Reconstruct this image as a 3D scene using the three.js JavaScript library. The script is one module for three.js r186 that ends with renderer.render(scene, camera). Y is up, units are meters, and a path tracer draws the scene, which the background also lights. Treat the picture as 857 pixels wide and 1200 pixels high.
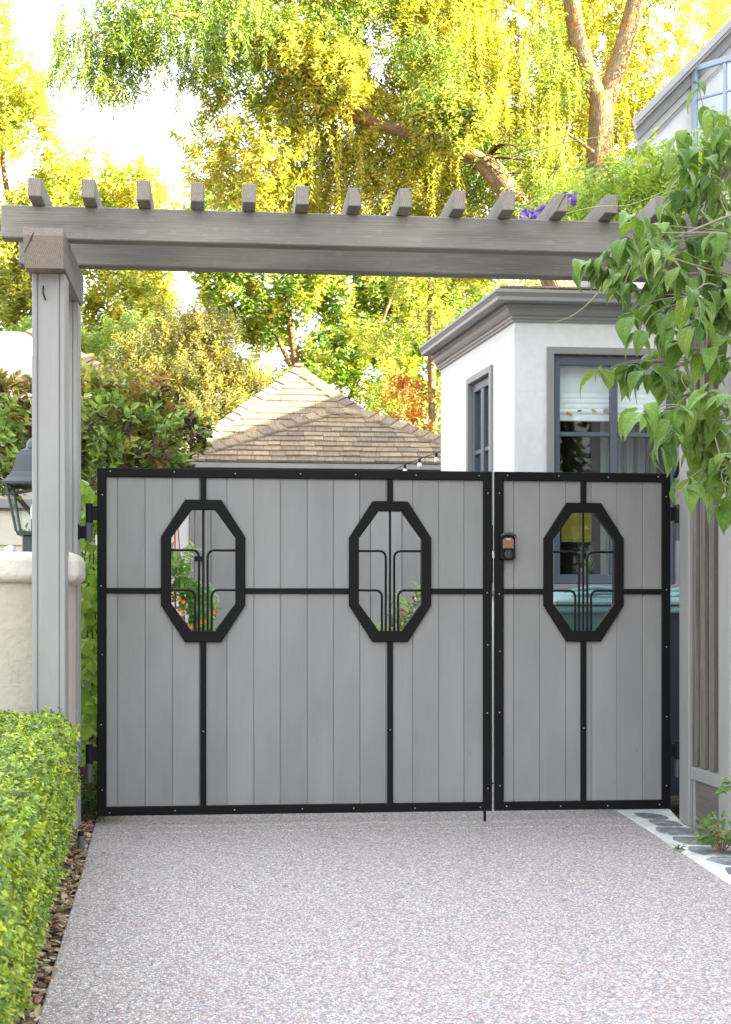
import * as THREE from 'three';
import { mergeGeometries } from 'three/addons/utils/BufferGeometryUtils.js';
import { RoundedBoxGeometry } from 'three/addons/geometries/RoundedBoxGeometry.js';
import { ImprovedNoise } from 'three/addons/math/ImprovedNoise.js';
import { Brush, Evaluator, SUBTRACTION } from 'three-bvh-csg';

// ------------------------------------------------------------------ camera, sky, sun, exposure
const scene = new THREE.Scene();
const camera = new THREE.PerspectiveCamera(39.74, 731 / 1024, 0.1, 400);
camera.position.set(0, 1.2, 8.233);
camera.rotation.y = -5.6 * Math.PI / 180;
camera.focus = 7.8; camera.userData.fStop = 9;
camera.setViewOffset(857, 1200, 0, -125, 857, 1200);      // shift lens: horizon below the middle, verticals upright
const renderer = new THREE.WebGLRenderer({ antialias: true });
renderer.setSize(731, 1024);
renderer.toneMapping = THREE.LinearToneMapping;
renderer.toneMappingExposure = 8.3;
renderer.shadowMap.enabled = true;
{
  const W = 64, H = 128, d = new Float32Array(W * H * 4);
  for (let j = 0; j < H; j++) {
    const e = ((j + 0.5) / H - 0.5) * Math.PI, s = Math.max(0, Math.sin(e)), t = Math.pow(1 - s, 2.2);
    const L = 0.385;
    for (let i = 0; i < W; i++) d.set([L * (0.90 + 0.22 * t), L * (0.99 + 0.13 * t), L * (1.10 + 0.03 * t), 1], 4 * (j * W + i));
  }
  const sky = new THREE.DataTexture(d, W, H, THREE.RGBAFormat, THREE.FloatType);
  sky.mapping = THREE.EquirectangularReflectionMapping; sky.magFilter = THREE.LinearFilter; sky.needsUpdate = true;
  scene.background = sky; scene.environment = sky;
}
const SUN = new THREE.Vector3(0.82, 0.37, 0.36).normalize();
const sun = new THREE.DirectionalLight(new THREE.Color().setRGB(1, 0.88, 0.64), 5);
sun.position.copy(SUN).multiplyScalar(60); sun.castShadow = true; sun.shadow.mapSize.set(4096, 4096);
Object.assign(sun.shadow.camera, { left: -30, right: 30, top: 30, bottom: -30, near: 1, far: 140 });
scene.add(sun, sun.target);

// ------------------------------------------------------------------ helpers
const V = (x, y, z) => new THREE.Vector3(x, y, z);
function rng(a) { return () => { a |= 0; a = a + 0x6D2B79F5 | 0; let t = Math.imul(a ^ a >>> 15, 1 | a); t = t + Math.imul(t ^ t >>> 7, 61 | t) ^ t; return ((t ^ t >>> 14) >>> 0) / 4294967296; }; }
const used = new Map(), baseOf = new WeakMap();
function numbered(n) { const k = used.get(n) || 0; used.set(n, k + 1); return k ? n + '_' + String(k).padStart(3, '0') : n; }
function thing(name, label, category, p = [0, 0, 0], group) {
  const o = new THREE.Group(); o.name = numbered(name); o.position.set(...p); scene.add(o);
  o.userData = { label, category }; if (group) o.userData.group = group;
  baseOf.set(o, V(...p)); return o;
}
function setting(name, label) { const o = thing(name, label, undefined); o.userData = { kind: 'structure', label }; return o; }
// a part whose shape is given in world metres
function part(parent, name, geo, mat, label) {
  const b = baseOf.get(parent); const g = b.lengthSq() ? geo.clone().translate(-b.x, -b.y, -b.z) : geo;
  const m = new THREE.Mesh(g, mat); m.name = name; m.castShadow = m.receiveShadow = true; parent.add(m); baseOf.set(m, b);
  if (label) m.userData.label = label; return m;
}
function copies(parent, name, geo, mat, list, kind = 'stuff') {      // list of {m: Matrix4 in world, c: Color}
  const b = baseOf.get(parent), im = new THREE.InstancedMesh(geo, mat, list.length), t = new THREE.Matrix4().makeTranslation(-b.x, -b.y, -b.z), q = new THREE.Matrix4();
  list.forEach((e, i) => { im.setMatrixAt(i, q.multiplyMatrices(t, e.m)); im.setColorAt(i, e.c); });
  im.name = name; im.castShadow = im.receiveShadow = true; im.userData.kind = kind; parent.add(im); return im;
}
const merge = (l) => mergeGeometries(l.map((g) => { g = g.index ? g.toNonIndexed() : g; for (const k of Object.keys(g.attributes)) if (!['position', 'normal', 'uv'].includes(k)) g.deleteAttribute(k); if (!g.attributes.uv) g.setAttribute('uv', new THREE.BufferAttribute(new Float32Array(g.attributes.position.count * 2), 2)); g.clearGroups(); return g; }), false);
// texture coordinates in metres, v along the grain
function boxUV(g, along = 'y', du = 0, dv = 0) {
  const s = g.index ? g.toNonIndexed() : g, p = s.attributes.position, uv = new Float32Array(p.count * 2), a = V(), b = V(), c = V(), n = V();
  const ai = 'xyz'.indexOf(along);
  for (let i = 0; i < p.count; i += 3) {
    a.fromBufferAttribute(p, i); b.fromBufferAttribute(p, i + 1); c.fromBufferAttribute(p, i + 2);
    n.copy(b).sub(a).cross(c.clone().sub(a)); const m = [Math.abs(n.x), Math.abs(n.y), Math.abs(n.z)], k = m.indexOf(Math.max(...m));
    const o = [0, 1, 2].filter((q) => q !== k); const vi = o.includes(ai) ? ai : o[1], ui = o[0] === vi ? o[1] : o[0];
    [a, b, c].forEach((w, q) => { uv[2 * (i + q)] = w.getComponent(ui) + du; uv[2 * (i + q) + 1] = w.getComponent(vi) + dv; });
  }
  s.setAttribute('uv', new THREE.BufferAttribute(uv, 2)); return s;
}
// box with chamfered edges
function cbox(x0, x1, y0, y1, z0, z1, r = 0.003) {
  const h = [(x1 - x0) / 2, (y1 - y0) / 2, (z1 - z0) / 2], c = [(x0 + x1) / 2, (y0 + y1) / 2, (z0 + z1) / 2]; r = Math.min(r, ...h.map((q) => q * 0.49));
  const P = [], vert = (s, k) => s.map((q, i) => q * (i === k ? h[i] : h[i] - r));
  const quad = (a, b, d, e) => { tri(a, b, d); tri(a, d, e); };
  const tri = (a, b, d) => { const u = b.map((q, i) => q - a[i]), w = d.map((q, i) => q - a[i]); const n = [u[1] * w[2] - u[2] * w[1], u[2] * w[0] - u[0] * w[2], u[0] * w[1] - u[1] * w[0]]; const o = n[0] * (a[0] + b[0] + d[0]) + n[1] * (a[1] + b[1] + d[1]) + n[2] * (a[2] + b[2] + d[2]); P.push(...a, ...(o < 0 ? d : b), ...(o < 0 ? b : d)); };
  for (let k = 0; k < 3; k++) { const i = (k + 1) % 3, j = (k + 2) % 3;
    for (const s of [-1, 1]) { const f = (a, b) => { const q = [0, 0, 0]; q[k] = s; q[i] = a; q[j] = b; return vert(q, k); }; quad(f(-1, -1), f(1, -1), f(1, 1), f(-1, 1)); }
    for (const a of [-1, 1]) for (const b of [-1, 1]) { const f = (t, w) => { const q = [0, 0, 0]; q[k] = t; q[i] = a; q[j] = b; return vert(q, w); }; quad(f(-1, i), f(1, i), f(1, j), f(-1, j)); } }
  for (const a of [-1, 1]) for (const b of [-1, 1]) for (const d of [-1, 1]) tri(vert([a, b, d], 0), vert([a, b, d], 1), vert([a, b, d], 2));
  const g = new THREE.BufferGeometry(); g.setAttribute('position', new THREE.BufferAttribute(new Float32Array(P), 3)); g.translate(...c); g.computeVertexNormals(); return g;
}
function polyGeo(P) { const g = new THREE.BufferGeometry(); g.setAttribute('position', new THREE.BufferAttribute(new Float32Array(P), 3)); g.computeVertexNormals(); return g; }
// eight-corner block: bottom ring then top ring
function hexa(b, t) {
  const P = [], q = (a, c, d, e) => P.push(...a, ...c, ...d, ...a, ...d, ...e);
  q(b[3], b[2], b[1], b[0]); q(t[0], t[1], t[2], t[3]);
  for (let i = 0; i < 4; i++) { const j = (i + 1) % 4; q(b[i], b[j], t[j], t[i]); }
  return polyGeo(P);
}
function extrude(pts, z0, z1, holes = [], bevel = 0) {
  const s = new THREE.Shape(pts.map((p) => new THREE.Vector2(...p))); for (const h of holes) s.holes.push(new THREE.Path(h.map((p) => new THREE.Vector2(...p))));
  const g = new THREE.ExtrudeGeometry(s, { depth: z1 - z0 - 2 * bevel, bevelEnabled: bevel > 0, bevelThickness: bevel, bevelSize: bevel, bevelOffset: -bevel, bevelSegments: 1, steps: 1 });
  g.translate(0, 0, z0 + bevel); return g;
}
const rect = (x0, x1, y0, y1) => [[x0, y0], [x1, y0], [x1, y1], [x0, y1]];
function tube(pts, r0, r1 = r0, seg = 8, n = 0) {
  const cv = new THREE.CatmullRomCurve3(pts.map((p) => p.isVector3 ? p : V(...p)), false, 'centripetal'); n = n || Math.max(2, pts.length * 4);
  const fr = cv.computeFrenetFrames(n, false), pos = [], uv = [], idx = []; const L = cv.getLength();
  for (let i = 0; i <= n; i++) { const t = i / n, c = cv.getPointAt(t), r = r0 + (r1 - r0) * t;
    for (let k = 0; k <= seg; k++) { const a = k / seg * Math.PI * 2, s = Math.sin(a), co = Math.cos(a); const p = c.clone().addScaledVector(fr.normals[i], co * r).addScaledVector(fr.binormals[i], s * r); pos.push(p.x, p.y, p.z); uv.push(k / seg * Math.PI * 2 * r0, t * L); } }
  for (let i = 0; i < n; i++) for (let k = 0; k < seg; k++) { const a = i * (seg + 1) + k, b = a + seg + 1; idx.push(a, a + 1, b, b, a + 1, b + 1); }
  const ring = (i, f) => { const c = pos.length / 3, p = cv.getPointAt(i / n); pos.push(p.x, p.y, p.z); uv.push(0, 0); for (let k = 0; k < seg; k++) { const a = i * (seg + 1) + k; f ? idx.push(c, a, a + 1) : idx.push(c, a + 1, a); } };
  ring(0, false); ring(n, true);
  const g = new THREE.BufferGeometry(); g.setAttribute('position', new THREE.BufferAttribute(new Float32Array(pos), 3)); g.setAttribute('uv', new THREE.BufferAttribute(new Float32Array(uv), 2)); g.setIndex(idx); g.computeVertexNormals(); return g;
}
// moulding: profile points [out, y] swept along a path of [x, z] seen with outside on its left
function moulding(profile, path) {
  const nrm = []; for (let i = 0; i < path.length - 1; i++) { const dx = path[i + 1][0] - path[i][0], dz = path[i + 1][1] - path[i][1], l = Math.hypot(dx, dz); nrm.push([-dz / l, dx / l]); }
  const at = (i) => { const a = nrm[Math.max(0, i - 1)], b = nrm[Math.min(nrm.length - 1, i)]; const m = [a[0] + b[0], a[1] + b[1]], s = 2 / (m[0] * m[0] + m[1] * m[1]); return [m[0] * s, m[1] * s]; };
  const P = []; const pt = (i, [o, y]) => { const m = at(i); return [path[i][0] + m[0] * o, y, path[i][1] + m[1] * o]; };
  for (let i = 0; i < path.length - 1; i++) for (let k = 0; k < profile.length; k++) { const q = profile[k], w = profile[(k + 1) % profile.length]; const a = pt(i, q), b = pt(i + 1, q), c = pt(i + 1, w), d = pt(i, w); P.push(...a, ...b, ...c, ...a, ...c, ...d); }
  return polyGeo(P);
}

// ------------------------------------------------------------------ textures
function lattice(n, seed) { const r = rng(seed), a = new Float32Array(n * n); for (let i = 0; i < n * n; i++) a[i] = r(); return a; }
const LATS = new Map();
function vnoise(u, v, n, seed) {                                     // tileable value noise over the unit square
  const key = n * 1000 + seed; if (!LATS.has(key)) LATS.set(key, lattice(n, key)); const a = LATS.get(key);
  const x = u * n, y = v * n, xi = Math.floor(x), yi = Math.floor(y); let fx = x - xi, fy = y - yi; fx = fx * fx * (3 - 2 * fx); fy = fy * fy * (3 - 2 * fy);
  const g = (i, j) => a[((j % n + n) % n) * n + (i % n + n) % n];
  return (g(xi, yi) * (1 - fx) + g(xi + 1, yi) * fx) * (1 - fy) + (g(xi, yi + 1) * (1 - fx) + g(xi + 1, yi + 1) * fx) * fy;
}
const fbm = (u, v, n, seed, o = 4) => { let s = 0, a = 0.5, t = 0; for (let i = 0; i < o; i++) { s += a * vnoise(u, v, n, seed + i); t += a; a *= 0.55; n *= 2; } return s / t; };
// streaky noise: nu lattice cells across, nv along
function streak(u, v, nu, nv, seed) { const n = Math.max(nu, nv); return vnoise(u * nu / n, v * nv / n, n, seed); }
function tex(w, h, size, f, color = true) {
  const d = new Uint8Array(w * h * 4);
  for (let j = 0; j < h; j++) for (let i = 0; i < w; i++) { const c = f((i + 0.5) / w, (j + 0.5) / h); const k = 4 * (j * w + i); for (let q = 0; q < 3; q++) d[k + q] = Math.max(0, Math.min(255, (Array.isArray(c) ? c[q] : c) * 255)); d[k + 3] = 255; }
  const t = new THREE.DataTexture(d, w, h, THREE.RGBAFormat); t.wrapS = t.wrapT = THREE.RepeatWrapping; t.magFilter = THREE.LinearFilter; t.minFilter = THREE.LinearMipmapLinearFilter; t.generateMipmaps = true;
  if (color) t.colorSpace = THREE.SRGBColorSpace; t.repeat.set(1 / size[0], 1 / size[1]); t.needsUpdate = true; return t;
}
const lerp = (a, b, t) => a + (b - a) * t, mix3 = (a, b, t) => a.map((q, i) => lerp(q, b[i], t));
const sst = (a, b, x) => { x = Math.max(0, Math.min(1, (x - a) / (b - a))); return x * x * (3 - 2 * x); };
// painted wood: faint grain and brush marks
const paintBump = tex(512, 1024, [0.5, 2.0], (u, v) => 0.5 + 0.22 * (streak(u, v, 128, 4, 11) - 0.5) + 0.16 * (streak(u, v, 256, 16, 12) - 0.5) + 0.2 * (fbm(u, v, 8, 13) - 0.5), false);
const paintMap = tex(512, 1024, [0.9, 2.6], (u, v) => { const a = 0.93 + 0.06 * (fbm(u, v, 6, 21) - 0.5) * 2 + 0.015 * (streak(u, v, 128, 4, 22) - 0.5); const spot = vnoise(u, v, 64, 23) > 0.985 ? 0.86 : 1; return [a * spot, a * spot, a * spot]; });
// weathered stained timber with drips, knots and scuffs
const timberMap = tex(1024, 1024, [0.55, 2.2], (u, v) => {
  const g = streak(u, v, 128, 5, 31) * 0.4 + streak(u, v, 256, 12, 32) * 0.3 + streak(u, v, 24, 4, 39) * 0.3, p = fbm(u, v, 4, 33, 5), drip = sst(0.7, 0.95, vnoise(u, v, 40, 34)) * fbm(u, v, 10, 35);
  let k = 0; for (const [cu, cv] of [[0.3, 0.12], [0.7, 0.47], [0.45, 0.81]]) { const r = Math.hypot((u - cu) * 0.55, (v - cv) * 2.2); k = Math.max(k, sst(0.016, 0.009, r) * (0.6 + 0.4 * Math.sin(r * 1600))); }
  const a = 0.82 + 0.1 * (g - 0.5) + 0.3 * (p - 0.5) + 0.1 * drip - 0.3 * k; return [a, a * 0.985, a * 0.955];
});
const timberBump = tex(512, 1024, [0.3, 2.2], (u, v) => 0.5 + 0.5 * (streak(u, v, 128, 5, 36) - 0.5) + 0.3 * (streak(u, v, 256, 24, 37) - 0.5), false);
const endGrain = tex(512, 512, [0.3, 0.3], (u, v) => {
  const x = (u - 0.28) + 0.02 * (fbm(u, v, 6, 41) - 0.5), y = (v - 0.3) + 0.02 * (fbm(u, v, 6, 42) - 0.5), r = Math.hypot(x, y), ring = 0.5 + 0.5 * Math.sin(r * 190 + 3 * fbm(u, v, 8, 43)), an = Math.atan2(y, x);
  const crack = Math.abs(an - 1.1 - 0.2 * (fbm(u, v, 5, 44) - 0.5)) < 0.012 / Math.max(0.1, r) && r < 0.5 ? 0.55 : 1;
  const a = (0.74 + 0.13 * ring + 0.1 * (fbm(u, v, 40, 45, 2) - 0.5)) * crack; return [a, a * 0.96, a * 0.92];
});
const stuccoBump = tex(1024, 1024, [1.2, 1.2], (u, v) => 0.62 * fbm(u, v, 26, 51, 5) + 0.14 * sst(0.4, 0.75, fbm(u, v, 44, 56, 3)) + 0.2 * fbm(u, v, 5, 57, 2), false);
const stuccoMap = tex(512, 512, [2.3, 2.3], (u, v) => { const a = 0.95 + 0.08 * (fbm(u, v, 5, 61) - 0.5) + 0.04 * (fbm(u, v, 60, 62, 2) - 0.5); return [a, a, a * 0.995]; });
// exposed pebbles: one round stone per cell of a jittered grid
const peb = (() => {
  const N = 2048, G = 224, r = rng(77), cx = new Float32Array(G * G), cy = new Float32Array(G * G), ct = new Float32Array(G * G), cs = new Float32Array(G * G), col = new Uint8Array(N * N * 4), bmp = new Uint8Array(N * N * 4);
  const pal = [[0.95, 0.94, 0.92], [0.84, 0.82, 0.82], [0.70, 0.73, 0.80], [0.83, 0.69, 0.67], [0.72, 0.56, 0.56], [0.88, 0.83, 0.74], [0.60, 0.60, 0.64], [0.92, 0.89, 0.89], [0.82, 0.71, 0.73], [0.97, 0.96, 0.95], [0.90, 0.88, 0.88]];
  for (let i = 0; i < G * G; i++) { cx[i] = r() * 0.9 + 0.05; cy[i] = r() * 0.9 + 0.05; ct[i] = Math.floor(r() * pal.length); cs[i] = r(); }
  for (let j = 0; j < N; j++) for (let i = 0; i < N; i++) {
    const x = i / N * G, y = j / N * G, xi = Math.floor(x), yi = Math.floor(y); let d1 = 9, d2 = 9, b = 0;
    for (let q = -1; q <= 1; q++) for (let p = -1; p <= 1; p++) { const k = ((yi + q + G) % G) * G + (xi + p + G) % G, dx = x - xi - p - cx[k], dy = y - yi - q - cy[k], d = Math.sqrt(dx * dx + dy * dy) - 0.16 * cs[k]; if (d < d1) { d2 = d1; d1 = d; b = k; } else if (d < d2) d2 = d; }
    const e = sst(0.02, 0.3, d2 - d1), c = pal[ct[b]], m = 0.86 + 0.3 * (cs[b] - 0.4), o = 4 * (j * N + i), mort = 0.54;
    for (let q = 0; q < 3; q++) col[o + q] = Math.min(255, 255 * lerp(mort, c[q] * m, e)); col[o + 3] = 255;
    const hgt = 255 * Math.min(1, 0.25 + 0.7 * sst(0, 0.55, d2 - d1)); bmp[o] = bmp[o + 1] = bmp[o + 2] = hgt; bmp[o + 3] = 255;
  }
  const mk = (d, s) => { const t = new THREE.DataTexture(d, N, N, THREE.RGBAFormat); t.wrapS = t.wrapT = THREE.RepeatWrapping; t.magFilter = THREE.LinearFilter; if (s) t.colorSpace = THREE.SRGBColorSpace; t.repeat.set(1 / 1.9, 1 / 1.9); t.needsUpdate = true; return t; };
  return [mk(col, true), mk(bmp, false)];
})();
const soilMap = tex(1024, 1024, [1.3, 1.3], (u, v) => { const f = fbm(u, v, 24, 81, 5), c = vnoise(u, v, 160, 86), a = 0.32 + 0.35 * (f - 0.4); return mix3([a, a * 0.78, a * 0.62], [a * 1.5, a * 1.25, a * 1.0], sst(0.7, 0.9, c)); });
const soilBump = tex(512, 512, [0.6, 0.6], (u, v) => fbm(u, v, 24, 88, 5), false);
const barkMap = tex(512, 1024, [1.1, 1.6], (u, v) => { const f = fbm(u, v, 12, 91, 5), g = streak(u, v, 64, 16, 92), o = sst(0.56, 0.66, fbm(u, v, 14, 93, 4)), gr = sst(0.55, 0.7, fbm(u, v, 9, 96, 3)); let c = mix3([0.42, 0.35, 0.27], [0.64, 0.57, 0.47], 0.5 * f + 0.5 * g); c = mix3(c, [0.62, 0.62, 0.52], gr * 0.5); return mix3(c, [0.70, 0.46, 0.2], o * 0.7); });
const barkBump = tex(512, 512, [0.6, 0.9], (u, v) => 0.6 * fbm(u, v, 14, 97, 5) + 0.4 * streak(u, v, 64, 12, 98), false);
const shakeMap = tex(512, 512, [0.35, 0.7], (u, v) => { const g = 0.5 * streak(u, v, 96, 3, 101) + 0.5 * streak(u, v, 256, 8, 102), a = 0.74 + 0.3 * (g - 0.5) + 0.16 * (fbm(u, v, 5, 103) - 0.5); return [a, a * 0.965, a * 0.92]; });
const slateMap = tex(512, 512, [0.5, 0.5], (u, v) => { const f = fbm(u, v, 7, 111, 5), s = sst(0.66, 0.74, fbm(u, v, 20, 116, 3)); const a = 0.52 + 0.45 * (f - 0.5); return mix3([a, a * 1.02, a * 1.05], [0.78, 0.78, 0.76], s * 0.6); });
const mortarMap = tex(512, 512, [0.7, 0.7], (u, v) => { const a = 0.83 + 0.2 * (fbm(u, v, 8, 121, 5) - 0.5); return [a, a, a * 0.99]; });
// leaf blade: midrib at u = .5, side veins bending to the tip
const bladeMap = tex(128, 256, [1, 1], (u, v) => { const s = Math.abs(u - 0.5) * 2, w = (v - 0.35 * Math.pow(s, 1.4)) * 6.2, vein = Math.max(sst(0.06, 0.0, s), 0.8 * sst(0.13, 0.0, Math.abs(w - Math.round(w))) * sst(0.98, 0.6, s)), a = 0.78 + 0.14 * (fbm(u, v, 8, 131) - 0.5); return mix3([a * 0.94, a, a * 0.9], [1, 1, 0.95], vein * 0.7); });
const bladeBump = tex(128, 256, [1, 1], (u, v) => { const s = Math.abs(u - 0.5) * 2, w = (v - 0.35 * Math.pow(s, 1.4)) * 6.2; return 0.7 - 0.5 * Math.max(sst(0.08, 0.0, s), 0.8 * sst(0.2, 0.0, Math.abs(w - Math.round(w)))); }, false);
for (const t of [bladeMap, bladeBump]) t.repeat.set(1, 1);

// ------------------------------------------------------------------ materials
const rgb = (r, g, b) => new THREE.Color().setRGB(r, g, b);
const std = (c, roughness, o = {}) => new THREE.MeshStandardMaterial({ color: rgb(...c), roughness, ...o });
const painted = (c, r = 0.55) => std(c, r, { map: paintMap, bumpMap: paintBump, bumpScale: 0.0006 });
const M = {
  boards: [[0.276, 0.271, 0.267], [0.290, 0.284, 0.279], [0.262, 0.258, 0.255], [0.281, 0.275, 0.269]].map((c) => painted(c)),
  rawEdge: std([0.5, 0.38, 0.2], 0.8),
  black: new THREE.MeshPhysicalMaterial({ color: rgb(0.006, 0.006, 0.0065), roughness: 0.45, specularIntensity: 0.3, bumpMap: stuccoBump, bumpScale: 0.0004 }),
  blackPlain: new THREE.MeshPhysicalMaterial({ color: rgb(0.006, 0.006, 0.007), roughness: 0.45, specularIntensity: 0.4 }),
  steel: std([0.6, 0.6, 0.58], 0.35, { metalness: 0.9 }),
  rust: std([0.16, 0.07, 0.04], 0.9, { map: barkMap }),
  timber: std([0.37, 0.352, 0.33], 0.75, { map: timberMap, bumpMap: timberBump, bumpScale: 0.002 }),
  timberEnd: std([0.46, 0.43, 0.40], 0.85, { map: endGrain }),
  post: painted([0.37, 0.364, 0.352], 0.6),
  fenceBoard: std([0.26, 0.24, 0.225], 0.75, { map: timberMap, bumpMap: timberBump, bumpScale: 0.002 }),
  white: std([0.80, 0.81, 0.81], 0.9, { map: stuccoMap, bumpMap: stuccoBump, bumpScale: 0.004 }),
  beige: std([0.60, 0.53, 0.445], 0.95, { map: stuccoMap, bumpMap: stuccoBump, bumpScale: 0.009 }),
  capStone: std([0.74, 0.69, 0.61], 0.95, { map: stuccoMap, bumpMap: stuccoBump, bumpScale: 0.008 }),
  trim: painted([0.30, 0.292, 0.285], 0.5),
  bargePaint: painted([0.5, 0.49, 0.475], 0.5),
  sash: std([0.085, 0.105, 0.135], 0.45),
  sashPale: std([0.30, 0.37, 0.46], 0.5),
  glass: new THREE.MeshPhysicalMaterial({ color: rgb(0.92, 0.97, 0.96), transmission: 1, thickness: 0, roughness: 0.02, ior: 1.5 }),
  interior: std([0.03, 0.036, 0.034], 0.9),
  cloth: std([0.85, 0.87, 0.88], 0.95),
  pebble: std([0.96, 0.92, 0.90], 0.8, { map: peb[0], bumpMap: peb[1], bumpScale: 0.004 }),
  soil: std([0.55, 0.5, 0.48], 1, { map: soilMap, bumpMap: soilBump, bumpScale: 0.03 }),
  mortar: std([0.95, 0.95, 0.95], 0.95, { map: mortarMap, bumpMap: stuccoBump, bumpScale: 0.006 }),
  slate: [0.62, 0.85, 0.74].map((k) => std([k, k, k * 1.02], 0.7, { map: slateMap, bumpMap: soilBump, bumpScale: 0.006 })),
  bark: std([0.95, 0.88, 0.8], 0.95, { map: barkMap, bumpMap: barkBump, bumpScale: 0.04 }),
  darkBark: std([0.3, 0.24, 0.2], 0.95, { map: barkMap, bumpMap: barkBump, bumpScale: 0.02 }),
  shake: [[0.47, 0.385, 0.30], [0.56, 0.45, 0.33], [0.40, 0.34, 0.28], [0.60, 0.50, 0.37]].map((c) => std(c, 0.9, { map: shakeMap, bumpMap: timberBump, bumpScale: 0.004 })),
  underRoof: std([0.2, 0.17, 0.15], 0.95),
};
const leafMat = (o = {}) => new THREE.MeshPhysicalMaterial({ color: 0xffffff, roughness: 1, transmission: 0.5, thickness: 0, side: THREE.DoubleSide, ...o });
const glossLeaf = (o = {}) => new THREE.MeshPhysicalMaterial({ color: 0xffffff, roughness: 0.5, side: THREE.DoubleSide, ...o });
M.leaf = leafMat(); M.gloss = glossLeaf();
// ------------------------------------------------------------------ leaves and sprays
class Blades {
  constructor() { this.p = []; }
  // a folded blade at o, growing along d, with face side n
  leaf(o, d, n, l, w, fold = 0.25, droop = 0.15, full = false) {
    const s = new THREE.Vector3().crossVectors(d, n).normalize(), up = new THREE.Vector3().crossVectors(s, d).normalize();
    const at = (a, b, c) => o.clone().addScaledVector(d, a * l).addScaledVector(s, b * w).addScaledVector(up, c * l);
    const tip = at(1, 0, -droop);
    for (const k of [-1, 1]) {
      const t = (...q) => { if (k < 0) q.reverse(); for (const e of q) this.p.push(e.x, e.y, e.z); };
      if (full) { const m = at(0.5, 0, -0.02), a = at(0.25, k * 0.42, fold * 0.28), b = at(0.65, k * 0.4, fold * 0.25 - droop * 0.5); t(at(0, 0, 0), m, a); t(m, b, a); t(m, tip, b); }
      else t(at(0, 0, 0), tip, at(0.45, k * 0.5, fold * 0.3));
    }
    return this;
  }
  build() { const g = polyGeo(this.p); return g; }
}
const unit = (r) => { const z = r() * 2 - 1, a = r() * 6.2832, s = Math.sqrt(1 - z * z); return V(s * Math.cos(a), z, s * Math.sin(a)); };
// a twig along +y with leaves round it
function spray(seed, n, len, l, w, { full = false, spread = 0.9, hang = 0.2, fold = 0.3 } = {}) {
  const r = rng(seed), b = new Blades();
  for (let i = 0; i < n; i++) {
    const t = (i + r() * 0.6) / n, a = i * 2.4 + r(), d = V(Math.cos(a) * spread, 0.55 - hang + r() * 0.5, Math.sin(a) * spread).normalize(), nn = V(r() - 0.5, 1, r() - 0.5).normalize();
    b.leaf(V((r() - 0.5) * 0.15 * len, t * len, (r() - 0.5) * 0.15 * len), d, nn, l * (0.7 + r() * 0.5), w * (0.75 + r() * 0.45), fold, 0.1 + r() * 0.25, full);
  }
  return b.build();
}
// a hanging strand along -y
function strand(seed, n, len, l, w) {
  const r = rng(seed), b = new Blades();
  for (let i = 0; i < n; i++) { const t = i / n, a = i * 2.4 + r() * 0.8; b.leaf(V(Math.sin(t * 3 + seed) * 0.05 * len + (r() - 0.5) * 0.05, -t * len, Math.cos(t * 2.3) * 0.05 * len), V(Math.cos(a), -0.9 - r() * 0.6, Math.sin(a)).normalize(), V(r() - 0.5, r(), 1).normalize(), l * (0.7 + 0.6 * r()), w, 0.2, 0.1); }
  return b.build();
}
const noise3 = new ImprovedNoise();
const nz = (p, f, o = 0) => noise3.noise(p.x * f + o, p.y * f + o * 0.7, p.z * f - o);
const _m = new THREE.Matrix4(), _q = new THREE.Quaternion(), _s = new THREE.Vector3();
function pose(p, r, size, tilt = 1, sink = null) { _q.setFromUnitVectors(V(0, 1, 0), sink || V((r() - 0.5) * 2 * tilt, 1, (r() - 0.5) * 2 * tilt).normalize()); const t = new THREE.Quaternion().setFromAxisAngle(V(0, 1, 0), r() * 6.283); _q.multiply(t); const k = size * (0.75 + r() * 0.5); return new THREE.Matrix4().compose(p, _q, _s.set(k, k, k)); }
function tint(pal, r, jitter = 0.18) { const a = pal[Math.floor(r() * pal.length)], k = 1 + (r() - 0.5) * 2 * jitter; return rgb(a[0] * k * (1 + (r() - 0.5) * 0.15), a[1] * k, a[2] * k); }
// a crown: leaf sprays through the volume of several rounded masses, thinned by noise so that gaps show
function crown(blobs, pal, r, { gap = -0.1, freq = 0.9, tilt = 1, size = 1, shell = 0.35, seed = 0 } = {}) {
  const out = [];
  for (const [x, y, z, rx, ry, rz, n] of blobs) for (let i = 0; i < n; i++) {
    const d = unit(r), k = Math.cbrt(lerp(shell ** 3, 1, r())), p = V(x + d.x * rx * k, y + d.y * ry * k, z + d.z * rz * k);
    const g = nz(p, freq, seed + 3.1) + 0.5 * nz(p, freq * 2.3, seed + 7.7); if (g < gap) continue;
    out.push({ m: pose(p, r, size, tilt), c: tint(pal, r) });
  }
  return out;
}
function limbs(paths) { return merge(paths.map(([pts, a, b, s = 9]) => tube(pts, a, b, s))); }
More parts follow.
